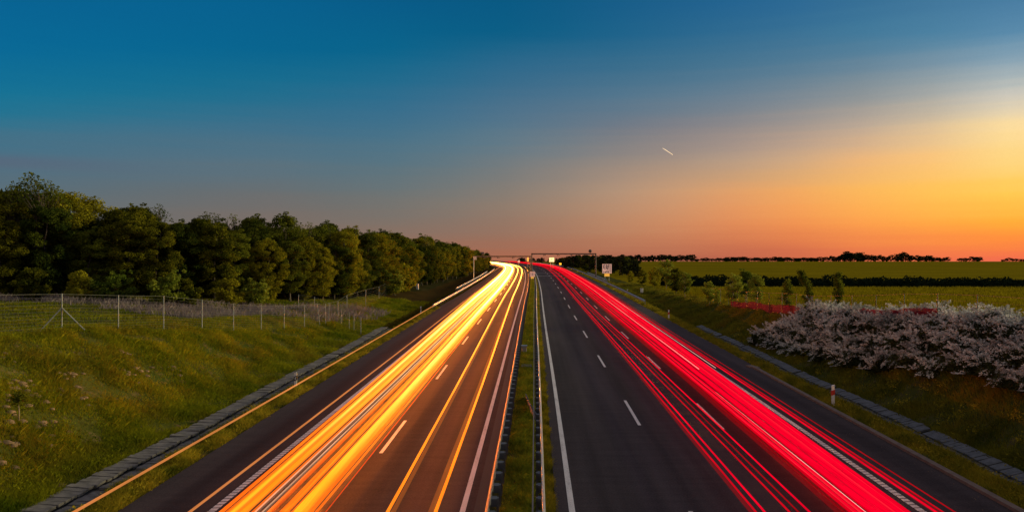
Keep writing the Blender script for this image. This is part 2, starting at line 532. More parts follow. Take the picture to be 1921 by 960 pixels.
class MB:
    def __init__(self):
        self.v, self.f, self.mi = [], [], []

    def quad(self, a, b, c, d, mi=0):
        i = len(self.v)
        self.v += [tuple(a), tuple(b), tuple(c), tuple(d)]
        self.f.append((i, i + 1, i + 2, i + 3))
        self.mi.append(mi)

    def box(self, c, size, rot=None, mi=0, bevel=0.0):
        c = Vector(c)
        x, y, z = [v / 2 for v in size]
        b = min(bevel, x * .9, y * .9)
        rings = []
        for zz in (-z, z):
            if b > 0:
                pts = [(-x + b, -y), (x - b, -y), (x, -y + b), (x, y - b), (x - b, y), (-x + b, y), (-x, y - b), (-x, -y + b)]
            else:
                pts = [(-x, -y), (x, -y), (x, y), (-x, y)]
            rings.append([Vector((p[0], p[1], zz)) for p in pts])
        n = len(rings[0])
        i0 = len(self.v)
        for r in rings:
            for p in r:
                q = (rot @ p if rot is not None else p) + c
                self.v.append(tuple(q))
        self.f.append(tuple(i0 + k for k in reversed(range(n))))
        self.f.append(tuple(i0 + n + k for k in range(n)))
        self.mi += [mi, mi]
        for k in range(n):
            k2 = (k + 1) % n
            self.f.append((i0 + k, i0 + k2, i0 + n + k2, i0 + n + k))
            self.mi.append(mi)

    def tube(self, pts, radii, n=6, cap=True, mi=0):
        pts = [Vector(p) for p in pts]
        if not hasattr(radii, '__len__'):
            radii = [radii] * len(pts)
        i0 = len(self.v)
        for i, p in enumerate(pts):
            d = (pts[min(i + 1, len(pts) - 1)] - pts[max(i - 1, 0)]).normalized()
            up = Vector((0, 0, 1)) if abs(d.z) < 0.9 else Vector((1, 0, 0))
            a = d.cross(up).normalized()
            b = a.cross(d).normalized()
            for k_ in range(n):
                t = 2 * math.pi * k_ / n
                self.v.append(tuple(p + (a * math.cos(t) + b * math.sin(t)) * radii[i]))
        for i in range(len(pts) - 1):
            for k_ in range(n):
                k2 = (k_ + 1) % n
                self.f.append((i0 + i * n + k_, i0 + i * n + k2, i0 + (i + 1) * n + k2, i0 + (i + 1) * n + k_))
                self.mi.append(mi)
        if cap:
            self.f.append(tuple(i0 + k_ for k_ in reversed(range(n))))
            self.f.append(tuple(i0 + (len(pts) - 1) * n + k_ for k_ in range(n)))
            self.mi += [mi, mi]

    def sweep(self, profile, frames, mi=0, closed=False):
        """profile: list of (lateral, height); frames: list of (point, lateral unit vector)"""
        n = len(profile)
        i0 = len(self.v)
        for p, lat in frames:
            for a, h in profile:
                self.v.append(tuple(p + lat * a + Vector((0, 0, h))))
        m = n if closed else n - 1
        for i in range(len(frames) - 1):
            for k_ in range(m):
                k2 = (k_ + 1) % n
                self.f.append((i0 + i * n + k_, i0 + i * n + k2, i0 + (i + 1) * n + k2, i0 + (i + 1) * n + k_))
                self.mi.append(mi)

    def mesh(self, name, mats, smooth=False):
        me = bpy.data.meshes.new(name)
        me.from_pydata(self.v, [], self.f)
        for m in (mats if isinstance(mats, (list, tuple)) else [mats]):
            me.materials.append(m)
        if any(self.mi):
            me.polygons.foreach_set('material_index', self.mi)
        if smooth:
            me.polygons.foreach_set('use_smooth', [True] * len(self.f))
        me.update()
        return me

    def build(self, name, mats, parent=None, smooth=False):
        return link(name, self.mesh(name, mats, smooth), parent)


def link(name, me, parent=None):
    o = bpy.data.objects.new(name, me)
    COL.objects.link(o)
    if parent is not None:
        o.parent = parent
    return o


def np_mesh(name, verts, faces, mat, mi=None):
    """verts (n,3), faces (m,3|4) arrays to one mesh, fast"""
    me = bpy.data.meshes.new(name)
    n, (m, w) = len(verts), faces.shape
    me.vertices.add(n)
    me.vertices.foreach_set('co', np.ascontiguousarray(verts, np.float32).ravel())
    me.loops.add(m * w)
    me.loops.foreach_set('vertex_index', faces.astype(np.int32).ravel())
    me.polygons.add(m)
    me.polygons.foreach_set('loop_start', np.arange(0, m * w, w, dtype=np.int32))
    for mm in (mat if isinstance(mat, (list, tuple)) else [mat]):
        me.materials.append(mm)
    if mi is not None:
        me.polygons.foreach_set('material_index', mi.astype(np.int32))
    me.update(calc_edges=True)
    return me


def tag(o, label=None, cat=None, group=None, kind=None):
    if label:
        o['label'] = label
    if cat:
        o['category'] = cat
    if group:
        o['group'] = group
    if kind:
        o['kind'] = kind
    return o


def thing(name, loc, label, cat, group=None, rz=0.0):
    o = bpy.data.objects.new(name, None)
    COL.objects.link(o)
    o.location = loc
    o.rotation_euler = (0, 0, rz)
    return tag(o, label, cat, group)


def dup(root, loc, rz=0.0, sc=1.0, label=None, group=None):
    r = root.copy()
    COL.objects.link(r)
    r.location = loc
    r.rotation_euler = (0, 0, rz)
    r.scale = (sc, sc, sc) if not hasattr(sc, '__len__') else sc
    if label:
        r['label'] = label
    if group:
        r['group'] = group
    for ch in list(root.children):
        c = ch.copy()
        COL.objects.link(c)
        c.parent = r
        for g in ch.children:
            d = g.copy()
            COL.objects.link(d)
            d.parent = c
    return r


# ------------------------------------------------------------------ the land: one sheet to beyond the ridge
ss = np.unique(np.round(np.concatenate([
    np.linspace(-700, -120, 16), np.linspace(-120, -45, 26), np.linspace(-45, -26, 26), np.linspace(-26, -12.8, 34),
    np.linspace(-12.8, 16.5, 14), np.linspace(16.5, 26, 30), np.linspace(26, 60, 30), np.linspace(60, 160, 30), np.linspace(160, 1200, 24)]), 3))
ys = np.unique(np.round(np.concatenate([np.linspace(-60, 14, 16), np.linspace(14, 90, 120), np.linspace(90, 200, 70),
                                        np.linspace(200, 520, 70), np.linspace(520, 2600, 40)]), 3))
SS, YY = np.meshgrid(ss, ys)
ZZ = ground(SS, YY)
on = (SS > -13.4) & (SS < 17.1)
ZZ = np.where(on, np.minimum(ZZ, -0.05 + far_drop(YY)), ZZ)
V = np.stack([C(YY) + SS, YY, ZZ], -1).reshape(-1, 3)
nx, ny = len(ss), len(ys)
ii, jj = np.meshgrid(np.arange(nx - 1), np.arange(ny - 1))
a = (jj * nx + ii).ravel()
F = np.stack([a, a + 1, a + nx + 1, a + nx], -1)
sc_ = ((SS[:-1, :-1] + SS[1:, 1:]) / 2).ravel()
yc_ = ((YY[:-1, :-1] + YY[1:, 1:]) / 2).ravel()
mi = np.zeros(len(F), int)                       # 0 verge
mi[sc_ < -16.4] = 1                              # bank left
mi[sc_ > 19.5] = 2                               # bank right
mi[sc_ > 25.2] = 3                               # field
xw = C(yc_) + sc_
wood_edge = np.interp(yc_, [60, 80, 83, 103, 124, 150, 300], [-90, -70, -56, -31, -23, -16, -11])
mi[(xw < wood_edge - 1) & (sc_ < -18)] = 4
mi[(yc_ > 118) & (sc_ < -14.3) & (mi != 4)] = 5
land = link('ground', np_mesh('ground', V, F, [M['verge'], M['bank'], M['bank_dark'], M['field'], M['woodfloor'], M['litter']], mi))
land.data.polygons.foreach_set('use_smooth', [True] * len(F))
tag(land, 'grassy cutting and open fields either side of the motorway', None, None, 'structure')


# ------------------------------------------------------------------ carriageways, markings
def strip(name, sa, sb, y0, y1, z, mat, step=4.0, fn=None):
    yy = np.arange(y0, y1 + 0.01, step)
    mb = MB()
    uvs = []
    for i in range(len(yy) - 1):
        ya, yb = float(yy[i]), float(yy[i + 1])
        a0, b0 = (sa, sb) if fn is None else fn(ya)
        a1, b1 = (sa, sb) if fn is None else fn(yb)
        za, zb = z + float(far_drop(ya)), z + float(far_drop(yb))
        mb.quad(P(a0, ya, za), P(b0, ya, za), P(b1, yb, zb), P(a1, yb, zb))
        uvs += [(a0, ya), (b0, ya), (b1, yb), (a1, yb)]
    me = mb.mesh(name, mat)
    uvl = me.uv_layers.new(name='UVMap')
    uvl.data.foreach_set('uv', np.array(uvs, np.float32).ravel())
    return link(name, me)


def left_edge(Y):
    return (np.interp(Y, [0, 28, 60, 80, 110, 130, 400], [-12.9, -12.95, -13.0, -13.15, -13.6, -13.2, -13.0]), -1.0)


def right_edge(Y):
    return (1.25, np.interp(Y, [0, 52, 58, 700], [16.05, 16.15, 16.6, 16.7]))


lr = strip('road', 0, 0, -40, 760, 0.0, M['asphalt_left'], 4.0, left_edge)
tag(lr, 'dark asphalt carriageway left of the median, lit orange', None, None, 'structure')
rr = strip('road', 0, 0, -40, 760, 0.0, M['asphalt'], 4.0, right_edge)
tag(rr, 'dark asphalt carriageway right of the median, lit red', None, None, 'structure')
# darker strip of bitumen beside the left median rail
sm = strip('road_edge_strip', -1.42, -1.02, -40, 330, 0.004, M['seam'])
tag(sm, 'dark bitumen strip along the left median barrier', None, None, 'structure')

mk = MB()


def line(sa, sb, y0, y1, step=4.0, z=0.008):
    n = max(1, int(round((y1 - y0) / step)))
    for i in range(n):
        ya = y0 + (y1 - y0) * i / n
        yb = y0 + (y1 - y0) * (i + 1) / n
        mk.quad(P(sa, ya, z), P(sb, ya, z), P(sb, yb, z), P(sa, yb, z))


W2 = 0.10
line(1.77 - W2, 1.77 + W2, -30, 520)
line(-1.77 - 0.10, -1.77 + 0.08, -30, 520)
line(13.1 - W2, 13.1 + W2, 56, 520)
line(-9.9 - W2, -9.9 + W2, 70, 520)
line(13.1 - .11, 13.1 + .11, 36, 56, 4.0, .005)
line(-9.9 - .11, -9.9 + .11, 40, 70, 4.0, .005)
for a_, (y0_, y1_) in ((13.1, (-10, 56)), (-9.9, (-10, 70))):        # profiled edge line: short raised bars
    yv = y0_
    while yv < y1_:
        for cc in (0,):
            mk.quad(P(a_ - 0.12, yv, .008), P(a_ + .12, yv + .03, .008), P(a_ + .12, yv + .27, .010), P(a_ - .12, yv + .24, .010))
        yv += 0.31
for k_ in range(-1, 24):
    for sx_, y_ in ((5.6, 18.55), (9.43, 18.1), (-5.85, 31.7 - 18)):
        ya = (42.6 if sx_ == 5.6 else (35.9 if sx_ == 9.43 else 31.7)) - 18 + 18 * (k_)
        if sx_ == 5.6:
            ya = 36.7 + 18 * (k_ - 1)
        line(sx_ - .075, sx_ + .075, ya, ya + 6.0, 3.0)
marks = mk.build('road_markings', M['paint'])
tag(marks, 'white edge lines and lane dashes on both carriageways', None, None, 'structure')
# a thin joint across the right carriageway far off
jt = MB()
for yv in (236.0, 262.0):
    jt.quad(P(2.0, yv, .006), P(9.4, yv, .006), P(9.4, yv + 0.8, .006), P(2.0, yv + .8, .006))
tag(jt.build('road_joint_marking', M['paint']), 'pale cross joints on the far right carriageway', None, None, 'structure')

# brown concrete edge kerb, right
kb = MB()
kf = [(P(16.18, y, -0.02), Vector((1, 0, 0))) for y in np.arange(10, 54.1, 2.0)]
kb.sweep([(-0.12, 0.0), (-0.12, 0.13), (0.14, 0.13), (0.14, 0.0)], kf)
kb.box(P(16.2, 54.6, 0.03), (0.5, 1.1, 0.10), Matrix.Rotation(0.25, 3, 'Z'))
tag(kb.build('kerb', M['kerb']), 'brown concrete kerb along the right shoulder', None, None, 'structure')


# ------------------------------------------------------------------ concrete slab channels
def channel(name, y0, y1, bands, label):
    mb = MB()
    r = random.Random(3 if bands[0][0] < 0 else 4)
    for (sc0, wid, z0, tilt, keep) in bands:
        y = y0
        while y < y1:
            ln = 0.36
            if r.random() < keep:
                sl_ = math.atan(float(C(y + 1) - C(y - 1)) / 2)
                rot = Matrix.Rotation(-sl_ + r.uniform(-.03, .03), 3, 'Z') @ Matrix.Rotation(tilt + r.uniform(-.05, .05), 3, 'Y') @ Matrix.Rotation(r.uniform(-.03, .03), 3, 'X')
                mb.box(P(sc0 + r.uniform(-.04, .04) + 0.10 * math.sin(y * .21), y, z0 + r.uniform(-.02, .02)), (wid, ln - 0.035, 0.09), rot, 0, 0.02)
            y += ln
    w0, w1 = bands[-1][0] if bands[0][0] > 0 else bands[0][0], bands[0][0] if bands[0][0] > 0 else bands[-1][0]
    mb.sweep([(w0 + .1, -.42), (w0 + .1, -.38), (w1 - .1, -.38), (w1 - .1, -.42)], [(P(0, float(yy), 0), Vector((1, 0, 0))) for yy in np.arange(y0, y1, 2.0)], closed=True)
    o = mb.build(name, M['slab' if bands[0][0] < 0 else 'slab_blue'])
    return tag(o, label, 'drain channel')


channel('drain_channel', 17, 84, [(-15.95, 0.86, -0.20, 0.03, 0.98), (-15.1, 0.66, -0.34, 0.0, 0.85)], 'grey concrete slab drain channel at the foot of the left bank')
channel('drain_channel', 17, 86, [(19.2, 0.62, -0.24, -0.25, 0.96), (18.55, 0.45, -0.33, 0.22, 0.66)], 'bluish concrete slab drain channel right of the right shoulder')


# ------------------------------------------------------------------ guardrails
def frames(s, y0, y1, step=4.0):
    out = []
    n = max(2, int((y1 - y0) / step) + 1)
    for i in range(n):
        y = y0 + (y1 - y0) * i / (n - 1)
        d = Vector((float(C(y + 1) - C(y - 1)), 2, 0)).normalized()
        out.append((P(s, y, 0), Vector((d.y, -d.x, 0))))
    return out


def wbeam(side, h=0.45, mirror=1):
    # closed W section, face toward `side` (+1 right, -1 left)
    pr = [(0.0, h), (0.045, h + .03), (0.085, h + .075), (0.045, h + .125), (0.012, h + .155), (0.045, h + .185), (0.085, h + .235), (0.045, h + .28), (0.0, h + .31)]
    pr = pr + [(a - 0.012, b) for a, b in reversed(pr)]
    return [(a * side, b) for a, b in pr]


def guardrail(name, label, rails, post_s, y0, y1, pitch, block_s=None, mat_post='steel_dark', rear=None, group='guardrails'):
    root = thing(name, P(post_s, y0, 0), label, 'guardrail', group)
    off = root.location.copy()

    def loc(mb):
        mb.v = [tuple(Vector(v) - off) for v in mb.v]
        return mb
    for s_, side, h in rails:
        mb = MB()
        mb.sweep(wbeam(side, h), frames(s_, y0, y1), closed=True)
        loc(mb).build('rail', M['steel_dull' if s_ == -0.84 else 'steel'], root, True)
    if rear is not None:
        mb = MB()
        mb.sweep([(-.025, .62), (.025, .62), (.025, .74), (-.025, .74)], frames(rear, y0, y1), closed=True)
        loc(mb).build('rear_rail', M['gantry'], root)
    ysp = np.arange(y0 + 0.5, y1, pitch)
    proto = MB()
    proto.box((0, 0, 0.33), (0.07, 0.13, 0.80))
    if block_s is not None:
        for bs in block_s:
            proto.box(((bs) / 2, 0, 0.61), (abs(bs) - 0.03, 0.30, 0.24))
    pm = proto.mesh('post', M[mat_post])
    order = sorted(range(len(ysp)), key=lambda i: abs(ysp[i] - 22) if ysp[i] > 18 else 1e6)
    first = set(order[:100])
    rest = MB()
    for i, y in enumerate(ysp):
        if i in first:
            o = link('post', pm, root)
            o.location = P(post_s, float(y), 0) - off
        else:
            for v in (0,):
                i0 = len(rest.v)
                rest.v += [tuple(Vector(q) + P(post_s, float(y), 0) - off) for q in proto.v]
                rest.f += [tuple(i0 + t for t in f) for f in proto.f]
                rest.mi += list(proto.mi)
    if rest.v:
        o = rest.build('post_row', M[mat_post], root)
        o['kind'] = 'stuff'
    return root


guardrail('guardrail', 'galvanised median barrier beside the left carriageway, shining orange', [(-0.84, -1, 0.45)], -0.60, 14, 330, 1.333, [-0.22])
guardrail('guardrail', 'galvanised median barrier beside the right carriageway with dark blocks', [(0.80, 1, 0.45)], 0.64, 14, 330, 1.333, [0.14], 'steel_dark', 0.50)
guardrail('guardrail', 'long roadside guardrail beyond the right shoulder running to the gantry', [(17.15, -1, 0.45)], 17.3, 115, 420, 2.0, [-0.12], 'steel')
guardrail('guardrail', 'short second guardrail shielding the right gantry leg', [(18.2, -1, 0.62)], 18.35, 186, 246, 2.0, [-0.12], 'steel')
guardrail('guardrail', 'roadside guardrail on the left verge curving toward the far trees', [(-13.5, 1, 0.45)], -13.65, 106, 300, 2.0, [0.12], 'steel')
guardrail('guardrail', 'short outer guardrail behind the left one near the signpost', [(-14.9, 1, 0.50)], -15.05, 150, 262, 2.0, [0.12], 'steel')
# ramped end of a rail joining the right median barrier
rt = MB()
pts = [(0.02, 43.0, 0.02), (0.20, 40.5, 0.12), (0.42, 38.0, 0.28), (0.60, 36.0, 0.42)]
fr = [(P(s_, y_, z_ - 0.45), Vector((1, 0, 0))) for s_, y_, z_ in pts]
rt.sweep(wbeam(1, 0.45), fr, closed=True)
rt.box(P(0.0, 42.9, 0.02), (0.22, 0.5, 0.16))
tag(rt.build('rail_terminal', M['steel_dark'], None, True), 'ramped rail end dipping into the median grass', 'rail end')
# median drain lid and a small grey cabinet
md = MB()
md.box(P(-0.05, 55, 0.02), (0.78, 1.3, 0.16), None, 0, 0.03)
md.box(P(-0.05, 55, 0.105), (0.60, 1.1, 0.02))
tag(md.build('manhole_cover', M['steel_dark']), 'dark square drain lid set in the median grass', 'manhole cover')
mc = MB()
mc.box(P(-0.30, 62.5, 0.28), (0.42, 0.45, 0.5), None, 0, 0.03)
mc.box(P(-0.30, 62.5, 0.55), (0.50, 0.53, 0.05), None, 0, 0.02)
tag(mc.build('cable_cabinet', M['steel']), 'small grey metal cabinet by the left median rail', 'cabinet')


# ------------------------------------------------------------------ delineator posts
def delineator(loc, label, red):
    root = thing('delineator_post', loc, label, 'marker post', 'roadside marker posts')
    b = MB()
    prof = [(-.06, -.035), (.06, -.035), (.05, .03), (0, .05), (-.05, .03)]
    i0 = 0
    hs = [-.1, 0.98, 1.05]
    for h, k_ in ((-.1, 1), (1.0, 1), (1.06, 1)):
        for j, (a_, c_) in enumerate(prof):
            hh = h + (0.06 * (a_ + .06) / .12 if h > .9 else 0)
            b.v.append((a_ * 1.35, c_ * 1.35, hh))
    n = 5
    for r_ in range(2):
        for j in range(n):
            j2 = (j + 1) % n
            b.f.append((r_ * n + j, r_ * n + j2, (r_ + 1) * n + j2, (r_ + 1) * n + j))
            b.mi.append(0)
    b.f.append(tuple(range(2 * n, 3 * n)))
    b.mi.append(0)
    b.build('body', M['white'], root)
    c = MB()
    sk = Matrix(((1, 0, 0), (0, 1, 0), (0.35, 0, 1)))
    if red:
        c.box((0, 0, .70), (0.175, 0.135, 0.26), sk)
        c.build('red_band', M['redband'], root)
    else:
        c.box((0, 0, .74), (0.175, 0.135, 0.28), sk)
        c.build('black_band', M['black'], root)
        e = MB()
        e.box((0, -.075, .74), (0.055, 0.014, 0.17), sk)
        e.build('reflector', M['white'], root)
    return root


delineator(G(-14.1, 46.7), 'white post with black band beside the left shoulder, nearest on that side', False)
delineator(G(-14.5, 101), 'small white post with black band farther along the left verge', False)
delineator(G(16.9, 41.8), 'white post with red band on the right verge, the nearer large one', True)
delineator(G(16.9, 92.8), 'white post with red band on the right verge, second one up the road', True)
delineator(G(17.9, 143), 'distant white post with red band behind the right guardrail', True)
delineator(G(17.9, 190), 'farthest white post with red band, just before the square sign', True)


# ------------------------------------------------------------------ gantry and signs
def gantry(name, loc, posts, beam, bz, label, cams, ball, sub):
    root = thing(name, loc, label, 'gantry', 'toll camera gantries')
    for px_, h in posts:
        m = MB()
        m.box((px_, 0, h / 2 - .15), (0.34, 0.34, h + .3), None, 0, .04)
        m.box((px_, 0, 0.03), (0.8, 0.8, 0.12), None, 0, .05)
        m.build('post', M['gantry'], root)
    m = MB()
    m.box(((beam[0] + beam[1]) / 2, 0, bz), (beam[1] - beam[0], 0.34, 0.36), None, 0, .03)
    for t in np.arange(beam[0] + 1, beam[1], 2.6):
        m.box((t, -.19, bz), (0.06, 0.05, 0.40))
    m.build('beam', M['gantry'], root)
    for cx in cams:
        m = MB()
        m.box((cx, -.12, bz - .42), (0.34, 0.6, 0.26), None, 0, .04)
        m.box((cx, 0, bz - .24), (0.10, 0.10, 0.26))
        m.box((cx + .42, -.1, bz - .36), (0.28, 0.35, 0.18), None, 0, .03)
        m.build('camera', M['gantry'], root)
    if ball is not None:
        m = MB()
        q = 14
        for r_ in range(8):
            ph0, ph1 = math.pi * r_ / 8, math.pi * (r_ + 1) / 8
            for c_ in range(q):
                t0, t1 = 2 * math.pi * c_ / q, 2 * math.pi * (c_ + 1) / q
                f_ = lambda ph, t: (ball + .48 * math.sin(ph) * math.cos(t), .22 * math.cos(ph), bz + 0.78 + .48 * math.sin(ph) * math.sin(t))
                m.quad(f_(ph0, t0), f_(ph0, t1), f_(ph1, t1), f_(ph1, t0))
        m.box((ball, 0, bz + .26), (0.12, 0.12, 0.25))
        m.build('antenna_dish', M['steel_dark'], root, True)
    return root


gb = P(0, 215, 0)
gantry('gantry', gb, [(0.0, 7.0), (18.05, 7.0)], (-0.17, 18.22), 6.98, 'tall dark portal gantry spanning the right carriageway with round dish on top', [3.4, 7.3, 11.1, 16.9], 16.45, 0)
gantry('gantry', P(-0.45, 216.2, 0), [(0.0, 6.2), (-16.0, 6.2)], (-16.2, 0.17), 6.25, 'lower dark gantry spanning the left carriageway', [-5.0, -9.2, -13.0], -13.4, 0)


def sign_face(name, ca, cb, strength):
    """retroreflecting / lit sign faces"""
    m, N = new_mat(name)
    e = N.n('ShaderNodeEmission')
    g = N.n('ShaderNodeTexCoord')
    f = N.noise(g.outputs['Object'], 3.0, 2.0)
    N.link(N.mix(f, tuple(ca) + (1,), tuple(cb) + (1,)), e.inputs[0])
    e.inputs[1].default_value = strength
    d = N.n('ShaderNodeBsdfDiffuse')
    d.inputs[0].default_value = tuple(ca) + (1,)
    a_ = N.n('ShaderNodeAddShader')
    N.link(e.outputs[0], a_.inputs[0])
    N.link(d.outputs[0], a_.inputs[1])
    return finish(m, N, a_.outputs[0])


M['face_pink'] = sign_face('sign_face_pale', (0.62, 0.34, 0.26), (0.75, 0.45, 0.36), 0.6)  # emission on these faces paints the headlight light they throw back
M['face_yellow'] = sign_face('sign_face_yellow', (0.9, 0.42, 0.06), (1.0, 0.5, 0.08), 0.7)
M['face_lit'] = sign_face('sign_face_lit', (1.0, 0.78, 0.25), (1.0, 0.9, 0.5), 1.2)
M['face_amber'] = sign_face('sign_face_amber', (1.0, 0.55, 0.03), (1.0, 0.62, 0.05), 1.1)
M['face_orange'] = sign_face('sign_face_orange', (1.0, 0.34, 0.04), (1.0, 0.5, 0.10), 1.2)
M['sign_ink'] = simple('sign_ink', (0.03, 0.035, 0.08), (0.02, 0.02, 0.05), 4, .5)


def sign(loc, w, h, z0, face, label, glyphs=None, plate=None, legs=(0,), frame=True, name='road_sign'):
    root = thing(name, loc, label, 'sign')
    p = MB()
    p.box((0, 0, z0 + h / 2), (w, 0.06, h))
    p.build('panel', M[face], root)
    if frame:
        f = MB()
        t = 0.07
        for dz in (0, h):
            f.box((0, -.035, z0 + dz), (w + t, 0.03, t))
        for dx in (-w / 2, w / 2):
            f.box((dx, -.037, z0 + h / 2), (t, 0.03, h - t))
        f.box((0, .06, z0 + h / 2), (w * .9, .05, h * .9))
        f.build('frame', M['steel'], root)
    if glyphs:
        g = MB()
        for gx, gz, gw, gh in glyphs:
            g.box((gx * w, -.045, z0 + gz * h), (gw * w, .02, gh * h))
        g.build('lettering', M['sign_ink'], root)
    zb = z0
    if plate:
        q = MB()
        pw, ph = plate
        q.box((0, -.0, z0 - ph / 2 - .05), (pw, .05, ph))
        q.build('plate', M['face_yellow'], root)
    for lx in legs:
        l_ = MB()
        l_.tube([(lx, .09, -.3), (lx, .09, z0 + h * .9)], .06, 8)
        l_.build('leg', M['steel'], root)
    return root


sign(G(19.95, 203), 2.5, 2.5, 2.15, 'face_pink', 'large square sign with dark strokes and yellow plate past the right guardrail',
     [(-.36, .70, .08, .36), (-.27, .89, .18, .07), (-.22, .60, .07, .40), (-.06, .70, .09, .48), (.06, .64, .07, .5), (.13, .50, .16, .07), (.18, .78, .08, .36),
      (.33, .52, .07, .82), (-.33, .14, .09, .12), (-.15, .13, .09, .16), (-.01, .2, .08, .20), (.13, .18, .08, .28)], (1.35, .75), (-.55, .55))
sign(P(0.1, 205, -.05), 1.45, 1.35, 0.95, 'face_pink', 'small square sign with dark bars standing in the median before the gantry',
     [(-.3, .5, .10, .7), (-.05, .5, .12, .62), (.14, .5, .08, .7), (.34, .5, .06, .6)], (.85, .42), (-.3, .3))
xs, zs = from_px(1035, 487, 300)
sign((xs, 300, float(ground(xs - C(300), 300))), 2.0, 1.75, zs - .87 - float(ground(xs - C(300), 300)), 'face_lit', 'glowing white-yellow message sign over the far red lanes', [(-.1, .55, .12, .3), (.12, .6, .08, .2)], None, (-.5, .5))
xs, zs = from_px(1050, 494.5, 300)
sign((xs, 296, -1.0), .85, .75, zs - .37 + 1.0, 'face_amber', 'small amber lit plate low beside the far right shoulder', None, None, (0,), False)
xs, zs = from_px(990.3, 486.5, 330)
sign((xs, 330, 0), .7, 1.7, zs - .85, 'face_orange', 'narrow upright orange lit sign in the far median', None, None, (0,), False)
xs, zs = from_px(973.3, 490.3, 345)
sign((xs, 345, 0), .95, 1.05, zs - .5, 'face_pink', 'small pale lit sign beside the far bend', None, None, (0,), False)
# tall left sign on a pole and a marker lamp
xs, zs = from_px(891, 484, 200)
r_ = sign((xs, 200, float(ground(xs - C(200), 200))), .85, .9, zs - .45 - float(ground(xs - C(200), 200)), 'white', 'small pale square sign on a tall pole in front of the left woods', None, None, (-.35,), True)
wb = MB()
xs, zs = from_px(971 / 3.428 + 500, 420 + 434 / 3.428, 150)
wb.box((0, 0, .5), (.42, .3, 1.1), None, 0, .04)
wb.box((0, 0, 1.08), (.5, .38, .06), None, 0, .04)
o = wb.build('cable_cabinet', M['white'])
o.location = GX(xs, 150)
tag(o, 'small pale cabinet standing below the left woods', 'cabinet')
wb = MB()
wb.box((0, 0, .45), (.5, .2, .9), None, 0, .03)
wb.box((0, 0, .95), (.6, .28, .08), None, 0, .03)
o = wb.build('cable_cabinet', M['white'])
o.location = GX(25.2, 148)
tag(o, 'small pale cabinet on the grass below the right shrubs', 'cabinet')


# ------------------------------------------------------------------ light trails of the traffic
YS_ = np.concatenate([np.arange(6, 60, 6.0), np.arange(60, 250, 10.0), np.arange(250, 470, 6.0)])


def trail(sa, h, r, mat, label, group, y0=6, y1=462, ph=0.0, amp=0.10, sb=None, n=6, cat='light trail', tail=8):
    """the path of one lamp, at the lamp's own height above its lane"""
    sb = sa if sb is None else sb
    mb = MB()
    ys_ = [y for y in YS_ if y0 <= y <= y1]
    ys_ = [y0] + [y for y in ys_ if y0 + 1 < y < y1 - 1] + [y1]
    pts, rad = [], []
    for i, y in enumerate(ys_):
        f = min(1, max(0, (y - 20) / 110))
        s_ = sa + (sb - sa) * f + amp * math.sin(y * .021 + ph) * min(1, y / 90)
        pts.append(P(s_, float(y), h))
        rr_ = r * (1 + 0.0022 * max(0, y - 60))
        if y1 < 400 and y > y1 - tail:
            rr_ *= 0.4
        rad.append(rr_)
    mb.tube(pts, rad, n)
    o = mb.build('light_trail', mat, None, True)
    return tag(o, label, cat, group)


H = []
H.append(emis('headlamp_deep', (1.0, 0.11, 0.003), (1.6, 0.42, 0.03), 0.42, 1.4))
H.append(emis('headlamp_orange', (1.0, 0.155, 0.004), (1.8, 0.55, 0.06), 0.50, 1.7))
H.append(emis('headlamp_amber', (1.0, 0.21, 0.006), (2.0, 0.75, 0.12), 0.56, 2.0))
H.append(emis('headlamp_bright', (1.2, 0.31, 0.010), (2.5, 1.2, 0.35), 0.66, 2.6))
H_solo = emis('headlamp_single', (1.5, 0.32, 0.008), (2.2, 1.0, 0.15), 0.55, 2.4)
E_grey = emis('lamp_reflection_grey', (0.20, 0.13, 0.08), (0.9, 0.5, 0.12), 0.40, 1.0)
E_pale = emis('lamp_pale', (0.62, 0.36, 0.22), (1.0, 0.62, 0.25), 0.55, 1.5)
E_thin = emis('marker_lamp_orange', (0.76, 0.24, 0.06), (1.0, 0.34, 0.10), 0.44, 0.60)
E_red1 = emis('thin_red_orange', (1.0, 0.10, 0.006), (1.0, 0.30, 0.02), 0.38, 0.7)
E_ghost = emis('ghost_orange', (1.0, 0.25, 0.02), (1.0, 0.4, 0.04), 0.09, 0.2, 0.95)
T = [emis('tail_red', (1.0, 0.0, 0.022), (1.0, 0.0, 0.016), 0.75, 0.75, 0.22),
     emis('tail_red_deep', (0.80, 0.0, 0.012), (0.9, 0.0, 0.012), 0.55, 0.6, 0.35),
     emis('tail_red_hot', (1.0, 0.016, 0.032), (1.0, 0.002, 0.016), 0.9, 0.85, 0.2)]
T_soft = emis('tail_soft', (1.0, 0.0, 0.008), (1.0, 0.0, 0.008), 0.07, 0.12, 0.85)
T_dim = emis('tail_dim', (0.55, 0.0, 0.006), (0.8, 0.0, 0.008), 0.45, 0.5, 0.4)
T_white = emis('tail_white', (1.0, 0.50, 0.42), (1.0, 0.16, 0.12), 0.55, 0.6)

r2 = random.Random(5)
GH = 'headlight trails'
